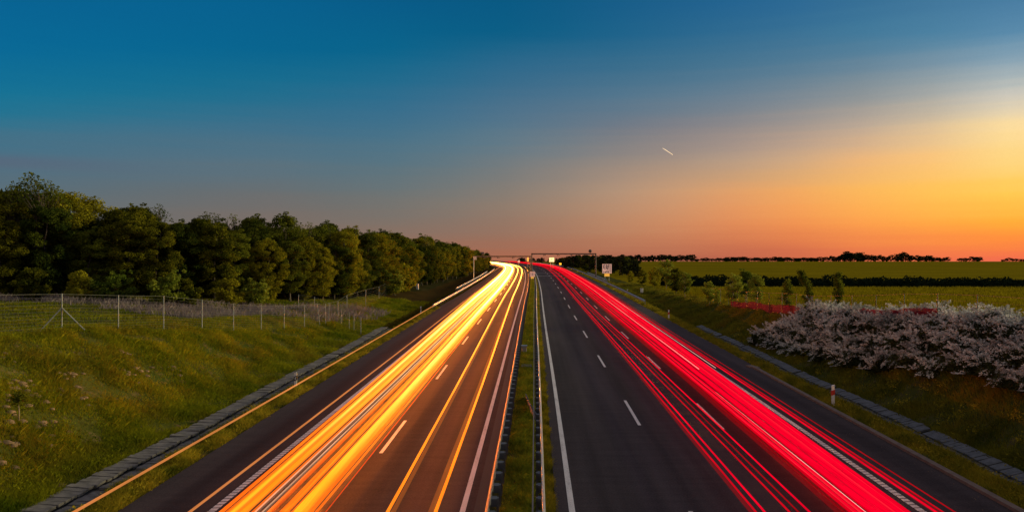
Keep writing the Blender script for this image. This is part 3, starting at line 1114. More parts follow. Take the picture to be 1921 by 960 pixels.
# the two dense headlight bundles of the slow lane
for i in range(13):
    s_ = -8.78 + (0.86) * i / 12
    trail(s_, .62 + r2.uniform(-.08, .1), .042 + r2.uniform(0, .018), H[[0, 1, 2, 1, 3, 3, 2, 1, 0, 1, 2, 2, 1][i]],
          ordinal(i + 1) + ' orange headlight trail from the left in the dense outer bundle', GH, ph=0.3 + r2.uniform(-.25, .25), amp=.09, sb=-9.75 + 1.75 * i / 12)
for i in range(5):
    trail(-7.86 + .075 * i, .55 + r2.uniform(-.05, .05), .022, E_pale if i in (0, 2) else E_grey, ordinal(i + 1) + ' thin greyish trail in the gap between the two headlight bundles', GH, ph=.5, amp=.06, sb=-7.75 + .06 * i)
for i in range(2):
    trail(-7.45 + .09 * i, .6, .045, H[1 - i], ['left', 'right'][i] + ' one of two slim orange trails between the dense headlight bundles', GH, ph=.6 + i * .1, amp=.07, sb=-7.45 + .1 * i)
for i in range(17):
    s_ = -7.10 + 1.08 * i / 16
    trail(s_, .62 + r2.uniform(-.08, .1), .040 + r2.uniform(0, .016), H[[0, 1, 1, 2, 0, 1, 2, 3, 2, 3, 3, 2, 1, 2, 1, 0, 1][i]],
          ordinal(i + 1) + ' orange headlight trail from the left in the dense inner bundle', GH, ph=0.4 + r2.uniform(-.2, .2), amp=.08, sb=-7.12 + 1.35 * i / 16)
trail(-5.72, .6, .016, E_red1, 'hair-thin red-orange trail just right of the headlight bundles', GH, ph=.2, amp=.03)
trail(-3.86, .62, .055, H_solo, 'single bright headlight trail in the fast lane, the one nearer the dashes', GH, ph=1.4, amp=.10, sb=-4.4)
trail(-2.42, .62, .055, H_solo, 'single bright headlight trail in the fast lane, the one nearer the median', GH, ph=1.4, amp=.10, sb=-2.95)
trail(-3.74, .50, .075, E_ghost, 'faint brown ghost trail beside the outer fast-lane headlight trail', GH, ph=1.5, amp=.05, sb=-4.3)
trail(-2.60, .50, .085, E_ghost, 'faint brown ghost trail beside the inner fast-lane headlight trail', GH, ph=1.5, amp=.05, sb=-3.1)
trail(-9.45, 2.78, .032, E_thin, 'high thin orange trail crossing over the left verge', GH, ph=.4, amp=.05, y1=300, sb=-9.7)
trail(-7.02, 2.72, .030, E_thin, 'high thin orange trail crossing over the left shoulder', GH, ph=.4, amp=.05, y1=330, sb=-7.3)

GR = 'tail light trails'
trail(7.06, .75, .034, T[1], 'thin red trail farthest left on the right carriageway', GR, ph=.5, amp=.12, sb=6.75)
trail(7.32, .75, .034, T[0], 'second thin red trail from the left, its twin close beside it', GR, ph=.7, amp=.12, sb=7.0)
trail(6.95, .72, .060, T_soft, 'soft red ghost beside the leftmost red trails', GR, ph=.55, amp=.12, sb=6.7)
trail(8.30, .78, .024, T_dim, 'faint red trail crossing the second row of lane dashes', GR, ph=2.2, amp=.14, sb=7.9)
trail(8.62, .78, .030, T[0], 'clear red trail just left of the dense red bundle', GR, ph=1.9, amp=.14, sb=8.1)
trail(8.05, .78, .030, T[1], 'red trail between the two rows of lane dashes', GR, ph=2.6, amp=.14, sb=7.6)
trail(9.60, .70, .10, T_soft, 'soft red glow trail along the inner rim of the red bundle', GR, ph=.9, amp=.06, sb=9.45, n=8)
trail(9.72, .74, .06, T_soft, 'narrower soft red glow just inside the rim of the red bundle', GR, ph=.9, amp=.06, sb=9.55, n=8)
trail(12.48, .70, .09, T_soft, 'soft red glow around the thin trails over the right edge line', GR, ph=.9, amp=.05, sb=13.3, n=8)
for i in range(9):
    trail(9.80 + .60 * i / 8 + r2.uniform(-.02, .02), .75 + r2.uniform(-.12, .14), .026 + r2.uniform(0, .016), T[[1, 0, 2, 0, 0, 0, 2, 0, 1][i]],
          ordinal(i + 1) + ' red trail from the left in the inner part of the red bundle', GR, ph=.9 + r2.uniform(-.2, .2), amp=.07, sb=9.6 + 1.1 * i / 8)
for i in range(20):
    trail(10.50 + 1.02 * i / 19, .75 + (r2.uniform(-.12, .16) if i < 14 else r2.uniform(-.1, .02)), .040 + r2.uniform(0, .012), T[[0, 0, 0, 2, 0, 0][i % 6]],
          ordinal(i + 1) + ' red trail from the left in the solid outer red band', GR, ph=.9 + r2.uniform(-.15, .15), amp=.07, sb=10.75 + 2.35 * i / 19)
trail(12.40, .72, .030, T[0], 'red trail just beyond the right edge line', GR, ph=.9, amp=.05, sb=13.2)
trail(12.56, .75, .022, T[1], 'slender dark red trail beyond the right edge line', GR, ph=1.0, amp=.05, sb=13.4)
trail(12.86, .78, .020, T_dim, 'outermost faint red trail over the right shoulder', GR, ph=.9, amp=.06, sb=13.7)
trail(10.55, 1.05, .020, T_white, 'pinkish white streak in the red bundle, the left one of two', GR, y0=47.2, y1=420, ph=.9, amp=.05, sb=11.1)
trail(11.60, 1.05, .020, T_white, 'pinkish white streak in the red bundle, the right one of two', GR, y0=47.6, y1=420, ph=.9, amp=.05, sb=12.5)
trail(10.02, .98, .009, T_white, 'hair-thin pale streak low in the red bundle', GR, y0=6, y1=40, ph=.9, amp=.02, sb=10.1)

# unseen spot lamps added in rows to light the road, standing for passing headlights
LAMP_COL = (1.0, 0.20, 0.015)
for k_, (s_, pw, dr) in enumerate(((-7.0, 9.0, -1), (-3.15, .9, -1), (8.3, .35, 1), (11.9, .8, 1))):
    y = (22.0 if dr < 0 else 8.0) + 2.5 * (k_ % 2)
    while y < (430 if dr < 0 else 300):
        ld = bpy.data.lights.new('headlamp', 'SPOT')
        ld.energy = ADDED_BEAM_W * pw * .48 * ((1.0 + max(0, y - 30) / 45.0) if dr < 0 else 1.0)
        ld.color = LAMP_COL if dr < 0 else (1.0, 0.50, 0.18)
        ld.spot_size = R(128)
        ld.spot_blend = 1.0
        ld.shadow_soft_size = 0.0
        lo_ = bpy.data.objects.new('headlamp', ld)
        COL.objects.link(lo_)
        lo_.location = P(s_, y, .80)
        dd = P(s_, y + 4 * dr, .65) - lo_.location
        lo_.rotation_euler = dd.to_track_quat('-Z', 'Y').to_euler()
        y += 2.0 + max(0, y - 30) * .03

# aircraft light streak in the evening sky
D = 1500.0
xa, za = from_px(1243, 278, D)
xb, zb = from_px(1262, 290.5, D)
at = MB()
at.tube([(xa, D, za), (xa * .75 + xb * .25, D, za * .75 + zb * .25 + .2), (xb, D, zb)], [.35, .75, .45], 8)
M['plane'] = sign_face('aircraft_lamp', (1.0, .72, .45), (1, .8, .55), .8)
tag(at.build('aircraft_light_trail', M['plane'], None, True), 'short slanting pale streak of an aircraft high in the sky', 'light trail')


# ------------------------------------------------------------------ trees
def leaf_quads(cent, nrm_bias, size, r, aspect=1.0, jitter=1.0):
    """cent (n,3): one quad per centre, random orientation"""
    n = len(cent)
    d = r.normal(size=(n, 3)) * jitter + nrm_bias
    d /= np.linalg.norm(d, axis=1, keepdims=True) + 1e-9
    h = np.cross(d, r.normal(size=(n, 3)))
    h /= np.linalg.norm(h, axis=1, keepdims=True) + 1e-9
    w = np.cross(d, h)
    s = (size * r.uniform(.6, 1.35, n))[:, None]
    h, w = h * s * .5 * aspect, w * s * .5
    v = np.stack([cent - h, cent + w * .8, cent + h, cent - w * .8], 1).reshape(-1, 3)
    return v, np.arange(4 * n).reshape(n, 4)


def crown_mesh(name, mat, h, rad, base, seed, clumps=70, per=130, leaf=.22, csize=.75, top_sparse=0.0, lean=0.0):
    r = np.random.default_rng(seed)
    zc = (h + base) / 2
    hz = (h - base) / 2
    cs, rs = [], []
    for i in range(clumps):
        t = r.uniform(-1, 1)
        ang = r.uniform(0, 2 * math.pi)
        env = math.sqrt(max(0.04, 1 - (abs(t) ** 2.3))) * (0.84 + .24 * math.sin(ang * 2 + seed) + .20 * math.sin(ang * 3 + t * 5 + seed) + .10 * math.sin(t * 11))
        q = rad * env * r.uniform(.45, 1.0) ** .6
        cs.append((q * math.cos(ang) + lean * (t + 1), q * math.sin(ang), zc + hz * t * .93))
        rs.append(csize * r.uniform(.55, 1.25))
    cs, rs = np.array(cs), np.array(rs)
    # upright sprays above the crown's edge
    k_ = int(clumps * .30)
    up = np.argsort(-cs[:, 2])[:k_ * 2]
    ex = cs[r.choice(up, k_)] + r.normal(size=(k_, 3)) * (.32, .32, .18) + (0, 0, .42)
    cs, rs = np.vstack([cs, ex]), np.concatenate([rs, r.uniform(.22, .45, k_) * csize / .75])
    per_c = np.maximum(8, (per * (rs / csize) ** 2).astype(int))
    idx = np.repeat(np.arange(len(cs)), per_c)
    d = r.normal(size=(len(idx), 3))
    d /= np.linalg.norm(d, axis=1, keepdims=True)
    rr_ = r.uniform(0.1, 1, len(idx)) ** .45
    cent = cs[idx] + d * (rs[idx] * rr_)[:, None] * (1.15, 1.15, .72)
    cent[:, 2] = np.maximum(cent[:, 2], 0.15)
    v, f = leaf_quads(cent, d * .8 + (0, 0, .5), leaf, r, 1.3)
    return np_mesh(name, v, f, mat), cs


def trunk_mesh(name, mat, h, r0, cs, seed, limbs=9, base_split=.3, lean=0.0):
    r = random.Random(seed)
    mb = MB()
    top = h * .86
    pts = [(lean * 2 * (i / 6) * .9 + r.uniform(-.07, .07) * i, r.uniform(-.07, .07) * i, -.4 + (top + .4) * i / 6) for i in range(7)]
    mb.tube(pts, [r0 * (1.25 if i == 0 else 1 - i / 6.8) for i in range(7)], 7)
    ids = r.sample(range(len(cs)), min(limbs, len(cs)))
    for j in ids:
        c = cs[j]
        t = max(base_split, min(.9, (c[2] / top) - .22))
        k_ = t * 6
        i = int(k_)
        a_, b_ = Vector(pts[i]), Vector(pts[min(6, i + 1)])
        st = a_.lerp(b_, k_ - i)
        en = Vector(c)
        mid = st.lerp(en, .5) + Vector((0, 0, .18))
        mb.tube([st, mid, en], [r0 * .45, r0 * .26, r0 * .1], 5)
    return mb.mesh(name, mat, True)


def make_tree(name, label, cat, h, rad, base, r0, leafmat, seed, bark='bark', **kw):
    lean = kw.get('lean', 0.0)
    limbs = kw.pop('limbs', 9)
    root = thing(name, (0, 0, 0), label, cat)
    cm, cs = crown_mesh('crown', M[leafmat], h, rad, base, seed, **kw)
    link('trunk', trunk_mesh('trunk', M[bark], h, r0, cs, seed, limbs, lean=lean), root)
    link('crown', cm, root)
    return root


protos = {}
used = {}


def place(kind, loc, label, group, sc=1.0, rz=None):
    p = protos[kind]
    rz = random.uniform(0, 6.28) if rz is None else rz
    if kind not in used:
        used[kind] = 1
        p.location = loc
        p.rotation_euler = (0, 0, rz)
        p.scale = (sc, sc, sc) if not hasattr(sc, '__len__') else sc
        p['label'] = label
        p['group'] = group
        return p
    return dup(p, loc, rz, sc, label, group)


for i, (hh, rd, bs) in enumerate([(10.5, 3.0, .5), (10, 2.6, .8), (10.5, 3.3, .4), (10, 2.3, 1.0)]):
    protos['oliv%d' % i] = make_tree('broadleaf_tree', 'x', 'tree', hh, rd, bs, .17, 'leaf_olive', 20 + i, clumps=125, per=215, leaf=.165, csize=.72)
    protos['dark%d' % i] = make_tree('broadleaf_tree', 'x', 'tree', hh, rd, bs + .5, .17, 'leaf_dark', 40 + i, clumps=110, per=200, leaf=.170, csize=.70)
protos['bare'] = make_tree('sparse_tree', 'x', 'tree', 12.5, 1.9, 5.0, .13, 'leaf_dark', 77, clumps=60, per=13, leaf=.20, csize=.6, limbs=45)
protos['low0'] = make_tree('understorey_shrub', 'x', 'shrub', 3.2, 1.6, .1, .06, 'leaf_olive', 61, clumps=34, per=110, leaf=.2, csize=.55)
protos['low1'] = make_tree('understorey_shrub', 'x', 'shrub', 2.6, 1.5, .1, .06, 'leaf_fresh', 62, clumps=30, per=110, leaf=.19, csize=.5)
protos['young0'] = make_tree('young_tree', 'x', 'tree', 5.0, 1.25, .9, .07, 'leaf_fresh', 63, clumps=44, per=80, leaf=.17, csize=.45, bark='barkpale')
protos['young1'] = make_tree('young_tree', 'x', 'tree', 5.0, .95, .9, .07, 'leaf_fresh', 64, clumps=36, per=80, leaf=.17, csize=.42, bark='barkpale')
protos['young2'] = make_tree('young_tree', 'x', 'tree', 4.4, 1.3, .5, .07, 'leaf_olive', 65, clumps=44, per=80, leaf=.17, csize=.45)
for i in range(3):
    protos['far%d' % i] = make_tree('distant_tree', 'x', 'tree', 6, 2.6 + .5 * i, .3, .15, 'leaf_black', 90 + i, clumps=26, per=34, leaf=.55, csize=1.0, limbs=5)

# the wood on the left: front edge, then rows behind
edge = [(-80, 78), (-56, 83), (-43, 91), (-31, 103), (-24, 122)]
for y in (140, 160, 185, 215, 250, 290, 330, 370, 410, 450):
    edge.append((float(C(y)) + np.interp(y, [140, 215, 300, 370, 450], [-24.5, -20.2, -16.9, -15.6, -15.6]) - 0.6, y))


def along(poly, d):
    for i in range(len(poly) - 1):
        a_, b_ = Vector(poly[i]), Vector(poly[i + 1])
        L = (b_ - a_).length
        if d <= L:
            t = (b_ - a_) / L
            return a_ + t * d, t
        d -= L
    return None, None


ht_of = lambda Y, X: np.interp(Y, [80, 92, 103, 125, 180, 215, 260, 300, 340, 450], [11.4, 11.3, 10.2, 10.4, 10.0, 9.3, 8.4, 7.6, 6.9, 6.6])
rw = random.Random(9)
rowc = {}
for row in range(4):
    d = rw.uniform(0, 3)
    while True:
        p, t = along(edge, d)
        if p is None:
            break
        nl = Vector((-t.y, t.x))
        far = p.y > 190
        q = p + nl * (row * (4.2 if not far else 4.5) + rw.uniform(-.9, .9))
        if row == 0:
            q = p + nl * rw.uniform(-.3, .8)
        hh = float(ht_of(q.y, q.x)) * rw.choice([.80, .88, .94, .98, 1.03, 1.12]) * rw.uniform(.96, 1.04) * (1.0 if row else .88)
        olive = (q.y < 104 and rw.random() < .72) or rw.random() < .35
        kind = ('oliv%d' if olive else 'dark%d') % rw.randrange(4)
        rowc[row] = rowc.get(row, 0) + 1
        zone = ('at the near end of the wood' if q.y < 100 else ('in the middle of the wood' if q.y < 190 else 'in the far end of the wood'))
        where = ['in the front row', 'in the second row', 'in the third row', 'at the back'][row]
        sc = hh / 10.4
        lab_ = ('olive-green' if olive else 'dark green') + ' leafy tree ' + where + ' ' + zone
        if row < 2 and q.y < 300:
            lab_ = ('olive-green' if olive else 'dark green') + ' leafy tree, ' + ordinal(rowc[row]) + ' from the left ' + where + ' of the wood'
        place(kind, GX(q.x, q.y, -.1), lab_, 'trees of the left wood', (sc * rw.uniform(.95, 1.3), sc * rw.uniform(.95, 1.3), sc))
        d += (3.6 if p.y < 130 else (5.0 if p.y < 230 else 7.0)) * rw.uniform(.8, 1.2) * (1.0 if row < 2 else 1.25)
for x, y, t_ in ((50, 324, 88), (68, 328, 86), (90, 338, 88), (34, 342, 87), (106, 348, 89), (20, 350, 86)):
    X, Zt = from_px(x, y, t_)
    g_ = GX(X, t_)
    place('bare', g_, 'thin twiggy tree poking above the near end of the wood', 'twiggy trees in the wood', (Zt - g_.z) / 12.9)
for x, t_ in ((300, 99), (392, 106), (408, 108), (440, 109), (562, 116), (582, 118), (620, 122), (668, 132), (730, 150), (800, 175)):
    X, _ = from_px(x, 0, t_)
    g_ = GX(X, t_)
    place('bare', g_, 'thin twiggy tree in a gap of the wood skyline', 'twiggy trees in the wood', float(ht_of(t_, 0)) / 11.7)
LOWX = [215, 320, 345, 150, 60, 430, 480, 735, 690, 755]
for (x, t_, sc, kd) in ((215, 80, 1.1, 1), (320, 82, 1.25, 1), (345, 83, .9, 0), (150, 79, .9, 0), (60, 78, 1.0, 0), (430, 92, .9, 0), (480, 95, 1.1, 1), (735, 128, 1.4, 1), (690, 126, 1.2, 0), (755, 140, 1.5, 0)):
    X, _ = from_px(x, 0, t_)
    place('low%d' % kd, GX(X, t_, -.05), ('bright' if kd else 'olive') + ' bushy shrub at the foot of the wood, ' + ordinal(sorted(LOWX).index(x) + 1) + ' from the left', 'shrubs below the wood', sc)

# right side: young trees between the fence and the road, by their place in the photo
for (x, yb, yt, kd, lab) in (
        (1183, 532, 508, 'young2', 'dark bushy young tree at the far end of the right row'),
        (1205, 536, 505, 'young2', 'dark bushy young tree second from the far end of the right row'),
        (1228, 541, 500, 'young2', 'dark green young tree with a broad crown right of the square sign'),
        (1250, 546, 484, 'young0', 'tallest tree of the right clump, standing above the field line'),
        (1268, 552, 503, 'young2', 'dark young tree between the tall one and the pale one'),
        (1285, 560, 508, 'young0', 'pale green rounded young tree at the near edge of the right clump'),
        (1331, 575, 525, 'young0', 'slender pale tree standing alone left of the trio'),
        (1346, 576, 544, 'young1', 'low small tree tucked beside the slender pale one'),
        (1375, 578, 510, 'young0', 'left tree of the pale trio before the dark hedge'),
        (1399, 574, 505, 'young1', 'middle tree of the pale trio before the dark hedge'),
        (1420, 578, 514, 'young1', 'right tree of the pale trio before the dark hedge')):
    Yt = np.arange(50, 260, .5)
    yy_ = 466 + (CAM_Z - ground((x - 960.5) / FPX * Yt - C(Yt), Yt)) * FPX / Yt
    Yd = float(Yt[np.argmin(np.abs(yy_ - yb))])
    X, Zt = from_px(x, yt, Yd)
    g_ = GX(X, Yd)
    place(kd, g_, lab, 'young trees on the right bank', (Zt - g_.z) / (5.2 if kd != 'young2' else 4.6))


def sapling(x, yb, yt, Yd, bend, width, label, seed, leafmat='leaf_dark', n=26):
    """a staked sapling: a wavering stem with leafy side shoots"""
    X, Zt = from_px(x, yt, Yd)
    g_ = GX(X, Yd, -.05)
    hh = Zt - g_.z
    root = thing('sapling', g_, label, 'sapling', 'dark saplings at the field edge')
    r = random.Random(seed)
    rn = np.random.default_rng(seed)
    st = [Vector((bend * (i / 8) ** 2.2 * 1.0 + .05 * math.sin(i * 1.7), 0, hh * i / 8 * (1 - .02 * abs(bend) * i / 8))) for i in range(9)]
    mb = MB()
    mb.tube(st, [.05 * (1 - i / 10) for i in range(9)], 6)
    cs = []
    for j in range(n):
        t = .16 + .84 * (j / n)
        k_ = t * 8
        i = min(7, int(k_))
        p = st[i].lerp(st[i + 1], k_ - i)
        w = width * (math.sin(math.pi * min(1, t * .92 + .05)) * .8 + .25) * (1 if r.random() > .25 else 1.5)
        a_ = r.uniform(0, 6.28)
        q = p + Vector((math.cos(a_) * w, math.sin(a_) * w, r.uniform(.1, .35)))
        mb.tube([p, q], [.015, .006], 4)
        cs.append(q)
        cs.append(p.lerp(q, .5))
    mb.build('trunk', M['bark'], root, True)
    cs = np.array([tuple(c) for c in cs])
    idx = np.repeat(np.arange(len(cs)), 26)
    cent = cs[idx] + rn.normal(size=(len(idx), 3)) * (.13, .13, .12)
    v, f = leaf_quads(cent, np.array([0, 0, .3]), .13, rn, 1.5)
    link('crown', np_mesh('crown', v, f, M[leafmat]), root)


sapling(1475, 568, 528, 77, .25, .34, 'short dense sapling, first of three before the dark hedge strip', 1)
sapling(1520, 575, 508, 71, -1.0, .28, 'tall crooked sapling whose top bends over to the left', 2)
sapling(1571, 580, 515, 66, .08, .22, 'narrow upright dark sapling behind the blossoming shrubs', 3, n=30)
ts_ = thing('sapling', GX(from_px(35, 0, 30.6)[0], 30.6, -.05), 'tiny sapling with a thin bare stem and round crown on the left grass bank', 'sapling')
mb_ = MB()
mb_.tube([(0, 0, 0), (.02, 0, .5), (-.03, 0, 1.0), (0, 0, 1.25)], [.022, .018, .014, .008], 6)
mb_.build('trunk', M['barkpale'], ts_, True)
rn_ = np.random.default_rng(3)
c_ = rn_.normal(size=(420, 3)) * (.15, .15, .14) + (0.03, 0, 1.02)
v, f = leaf_quads(c_, np.array([0, 0, .3]), .085, rn_, 1.4)
link('crown', np_mesh('crown', v, f, M['leaf_dark']), ts_)

# distant woods on the right, then the tree line along the ridge
rf = random.Random(21)
for i in range(46):
    x = 1046 + 150 * (i / 46) + rf.uniform(-3, 3)
    Yd = rf.uniform(300, 420) - (x - 1046) * .35
    X, Zt = from_px(x, np.interp(x, [1040, 1065, 1080, 1118, 1150, 1200], [486, 484, 479, 480, 483, 486]) + rf.uniform(-2.5, 3), Yd)
    g_ = GX(X, Yd, -.2)
    hh = max(3.0, Zt - g_.z)
    place('far%d' % rf.randrange(3) if i % 3 else 'dark%d' % rf.randrange(4), g_, 'dark tree in the copse behind the right leg of the gantry', 'copse behind the gantry', (hh / 6 * .95 if i % 3 else hh / 10.4 * 1.3, hh / 6 * .95 if i % 3 else hh / 10.4 * 1.3, hh / 6 if i % 3 else hh / 10.4))
for i in range(16):
    x = 1000 + rf.uniform(-28, 60)
    Yd = rf.uniform(560, 620)
    X, Zt = from_px(x, rf.uniform(483, 487), Yd)
    g_ = GX(X, Yd, -.2)
    place('far%d' % rf.randrange(3), g_, 'far black tree seen beneath the gantry beams', 'trees beneath the gantry beams', max(2.0, Zt - g_.z) / 6)
# ridge line: (x from, x to, mean height in px, number)
for (x0, x1, hpx, n) in ((1160, 1300, 10.5, 26), (1296, 1380, 5.5, 14), (1358, 1470, 7.5, 20), (1460, 1525, 6.5, 12), (1520, 1550, 7, 5), (1556, 1580, 9, 5), (1578, 1622, 15, 9),
                         (1620, 1680, 10.5, 11), (1683, 1700, 14.5, 3), (1700, 1722, 10, 4), (1722, 1748, 10, 5), (1748, 1778, 7, 6), (1795, 1820, 6, 4), (1826, 1840, 7.5, 3), (1880, 1921, 5.5, 6)):
    n = int(n * 1.45)
    for i in range(n):
        x = x0 + (x1 - x0) * (i + .5) / n + rf.uniform(-1.5, 1.5)
        Yd = rf.uniform(690, 715)
        X = (x - 960.5) / FPX * Yd
        hh = hpx * rf.uniform(.75, 1.25) * Yd / FPX
        g_ = GX(X, Yd, -.25)
        part_ = ('left stretch' if x < 1380 else ('thin middle stretch' if x < 1556 else ('tall clump' if x < 1700 else 'scattered right end')))
        w_ = hh / 6 * (1.05 if hpx > 8 else rf.uniform(1.3, 2.1))
        place('far%d' % rf.randrange(3), g_, 'small black tree on the horizon, in the %s of the tree line' % part_, 'trees along the horizon', (w_, w_, hh / 6))


# dark hedge strip across the field
def leafy_mass(name, pts_fn, n, mat, size, seed, label, cat=None, kind='stuff', aspect=1.2):
    r = np.random.default_rng(seed)
    cent = pts_fn(r, n)
    v, f = leaf_quads(cent, np.array([0, -.2, .6]), size, r, aspect)
    o = link(name, np_mesh(name, v, f, M[mat]))
    return tag(o, label, cat, None, kind)


def hedge_pts(r, n):
    X = 35 + (r.uniform(0, 1, n) ** 1.0) * 165
    base = np.interp(X, [36, 90, 200], [176, 172, 166])
    Y = base + r.uniform(-1, 1, n) * 4.5
    tl = 1 - ((Y - base) / 5.2) ** 2
    top = (np.interp(X, [35, 60, 140], [2.5, 2.1, 1.5]) + .28 * np.sin(X * .7) + .22 * np.sin(X * 2.1 + 1) + .5 * (np.sin(X * .37) > .93)) * np.sqrt(np.maximum(.05, tl))
    Z = field_r(Y) + r.uniform(0, 1, n) ** .6 * top
    return np.stack([X, Y, Z], -1)


hb = MB()
for i in range(54):
    x0, x1 = 35 + 3.1 * i, 35 + 3.1 * (i + 1)
    ring = []
    for x in (x0, x1):
        b = float(np.interp(x, [36, 90, 200], [176, 172, 166]))
        z = float(field_r(b))
        ring.append([(x, b - 4.3, z - .6), (x, b - 3.2, z + .9), (x, b, z + 1.25), (x, b + 3.2, z + .9), (x, b + 4.3, z - .6)])
    for k_ in range(4):
        hb.quad(ring[0][k_], ring[1][k_], ring[1][k_ + 1], ring[0][k_ + 1])
hd = link('field_hedge', hb.mesh('field_hedge', M['hedge_dark']))
tag(hd, 'long nearly black hedge strip dividing the two yellow-green fields', 'hedge')
r_ = np.random.default_rng(5)
v, f = leaf_quads(hedge_pts(r_, 22000), np.array([0, -.2, .6]), .42, r_, 1.3)
link('foliage', np_mesh('foliage', v, f, M['hedge_dark']), hd)


# ------------------------------------------------------------------ blossoming shrubs on the right bank
def shrub_mesh(seed, n_spray=44, per=100):
    r = np.random.default_rng(seed)
    cents, nb = [], []
    for i in range(n_spray):
        a_ = r.uniform(0, 2 * math.pi)
        el = r.uniform(.0, 1) ** .8 * 1.35 + .15
        L = r.uniform(.80, 1.38)
        d = np.array([math.cos(a_) * math.cos(el), math.sin(a_) * math.cos(el), math.sin(el)])
        t = np.linspace(.32, 1.0, per)
        p = d[None] * (t * L)[:, None]
        p[:, 2] = p[:, 2] + .15 - (t ** 3) * r.uniform(.15, .5) * (0.35 + math.cos(el))
        p[:, 0] += (t ** 3) * math.cos(a_) * .22
        p[:, 1] += (t ** 3) * math.sin(a_) * .22
        p += r.normal(size=p.shape) * (.020 + .036 * np.sin(np.pi * t))[:, None]
        p[:, 2] += .10 * np.sin(t * 5 + i)
        cents.append(p)
    c = np.vstack(cents)
    c[:, 2] = np.maximum(c[:, 2], .03)
    v1, f1 = leaf_quads(c, np.array([0, 0, .4]), .052, r, 1.3)
    # inner leaves, near-black so inner shade sits in their colour
    n2 = 2600
    d = r.normal(size=(n2, 3))
    d /= np.linalg.norm(d, axis=1, keepdims=True)
    d[:, 2] = np.abs(d[:, 2])
    c2 = d * (r.uniform(.3, .90, n2))[:, None] * (1, 1, 1.0)
    v2, f2 = leaf_quads(c2, d, .12, r, 1.3)
    return (v1, f1), (v2, f2)


sh = []
for i in range(4):
    (v1, f1), (v2, f2) = shrub_mesh(200 + i)
    root = thing('blossoming_shrub', (0, 0, 0), 'x', 'shrub')
    link('blossom', np_mesh('blossom', v1, f1, M['blossom']), root)
    link('foliage', np_mesh('foliage', v2, f2, M['shrub_leaf']), root)
    st = MB()
    rr2 = random.Random(i)
    for j in range(9):
        a_ = rr2.uniform(0, 6.28)
        st.tube([(0, 0, -.3), (.25 * math.cos(a_), .25 * math.sin(a_), .3), (.6 * math.cos(a_), .6 * math.sin(a_), .75)], [.03, .02, .008], 5)
    link('stem', st.mesh('stem', M['bark']), root)
    sh.append(root)
cnt = 0
rs_ = random.Random(31)
for row, (sfun, scl) in enumerate((((20.85, 22.75), 1.0), ((21.75, 23.5), 1.05), ((22.8, 24.2), 1.1), ((23.7, 24.9), 1.15), ((24.6, 25.6), 1.25))):
    y = 27.5 + row * .4
    nr_ = 0
    while y < 68 - row * .6:
        s_ = np.interp(y, [29, 66], [sfun[1], sfun[0]]) + rs_.uniform(-.25, .25)
        sc = scl * rs_.uniform(.74, 1.1) * (1.0 + .22 * max(0, (y - 58) / 9))
        loc = G(s_, y, -.05)
        nr_ += 1
        lab = 'pale blossoming shrub, ' + ordinal(nr_) + ' from the right ' + ['in the lowest row facing the channel', 'in the second row up the bank', 'in the third row up the bank', 'in the fourth row up the bank', 'in the top row against the fence'][row]
        if y > 65.9 and row == 0:
            lab = 'last pale blossoming shrub at the far left tip of the lowest row'
        k_ = cnt % 4
        if cnt < 4:
            p = sh[k_]
            p.location = loc
            p.rotation_euler = (0, 0, rs_.uniform(0, 6.28))
            p.scale = (sc, sc, sc)
            p['label'] = lab
            p['group'] = 'blossoming shrubs on the right bank'
        else:
            dup(sh[k_], loc, rs_.uniform(0, 6.28), sc, lab, 'blossoming shrubs on the right bank')
        cnt += 1
        y += 1.2 * rs_.uniform(.85, 1.15)


# ------------------------------------------------------------------ fences
def fence(name, label, pts, h, brace=None, wires=13, vert=.30, lean_last=False, top_mat='wire', pmat='postgrey', pw=.055):
    root = thing(name, pts[0], label, 'fence', 'wire fences')
    off = Vector(pts[0])
    for i, p in enumerate(pts):
        p = Vector(p) - off
        m = MB()
        m.box((0, 0, h / 2 - .15), (pw, pw, h + .3), None, 0, pw * .2)
        o = m.build('post', M[pmat], root)
        o.location = p
        if lean_last and i == len(pts) - 1:
            o.rotation_euler = (0, R(-7), 0)
    if brace is not None:
        p = Vector(pts[brace]) - off
        for dx, dy in ((-1.05, -.8), (1.35, .3)):
            m = MB()
            gz = float(ground(off.x + p.x + dx - C(off.y + p.y + dy), off.y + p.y + dy)) - off.z
            m.tube([p + Vector((0, 0, h * .63)), Vector((p.x + dx, p.y + dy, gz - .1))], .035, 6)
            m.build('brace', M['postgrey'], root)
    w = MB()
    for i in range(len(pts) - 1):
        a_, b_ = Vector(pts[i]) - off, Vector(pts[i + 1]) - off
        for k_ in range(wires):
            z = h * .97 * (k_ / (wires - 1)) ** 1.15 + .03
            t = .011 if k_ == wires - 1 else .0045
            w.tube([a_ + Vector((0, 0, z)), b_ + Vector((0, 0, z))], t, 3, False)
        n = max(1, int((b_ - a_).length / vert))
        for k_ in range(n):
            q = a_.lerp(b_, k_ / n)
            w.tube([q + Vector((0, 0, .03)), q + Vector((0, 0, h * .80))], .0035, 3, False)
    w.build('wire_mesh', M[top_mat], root)
    return root


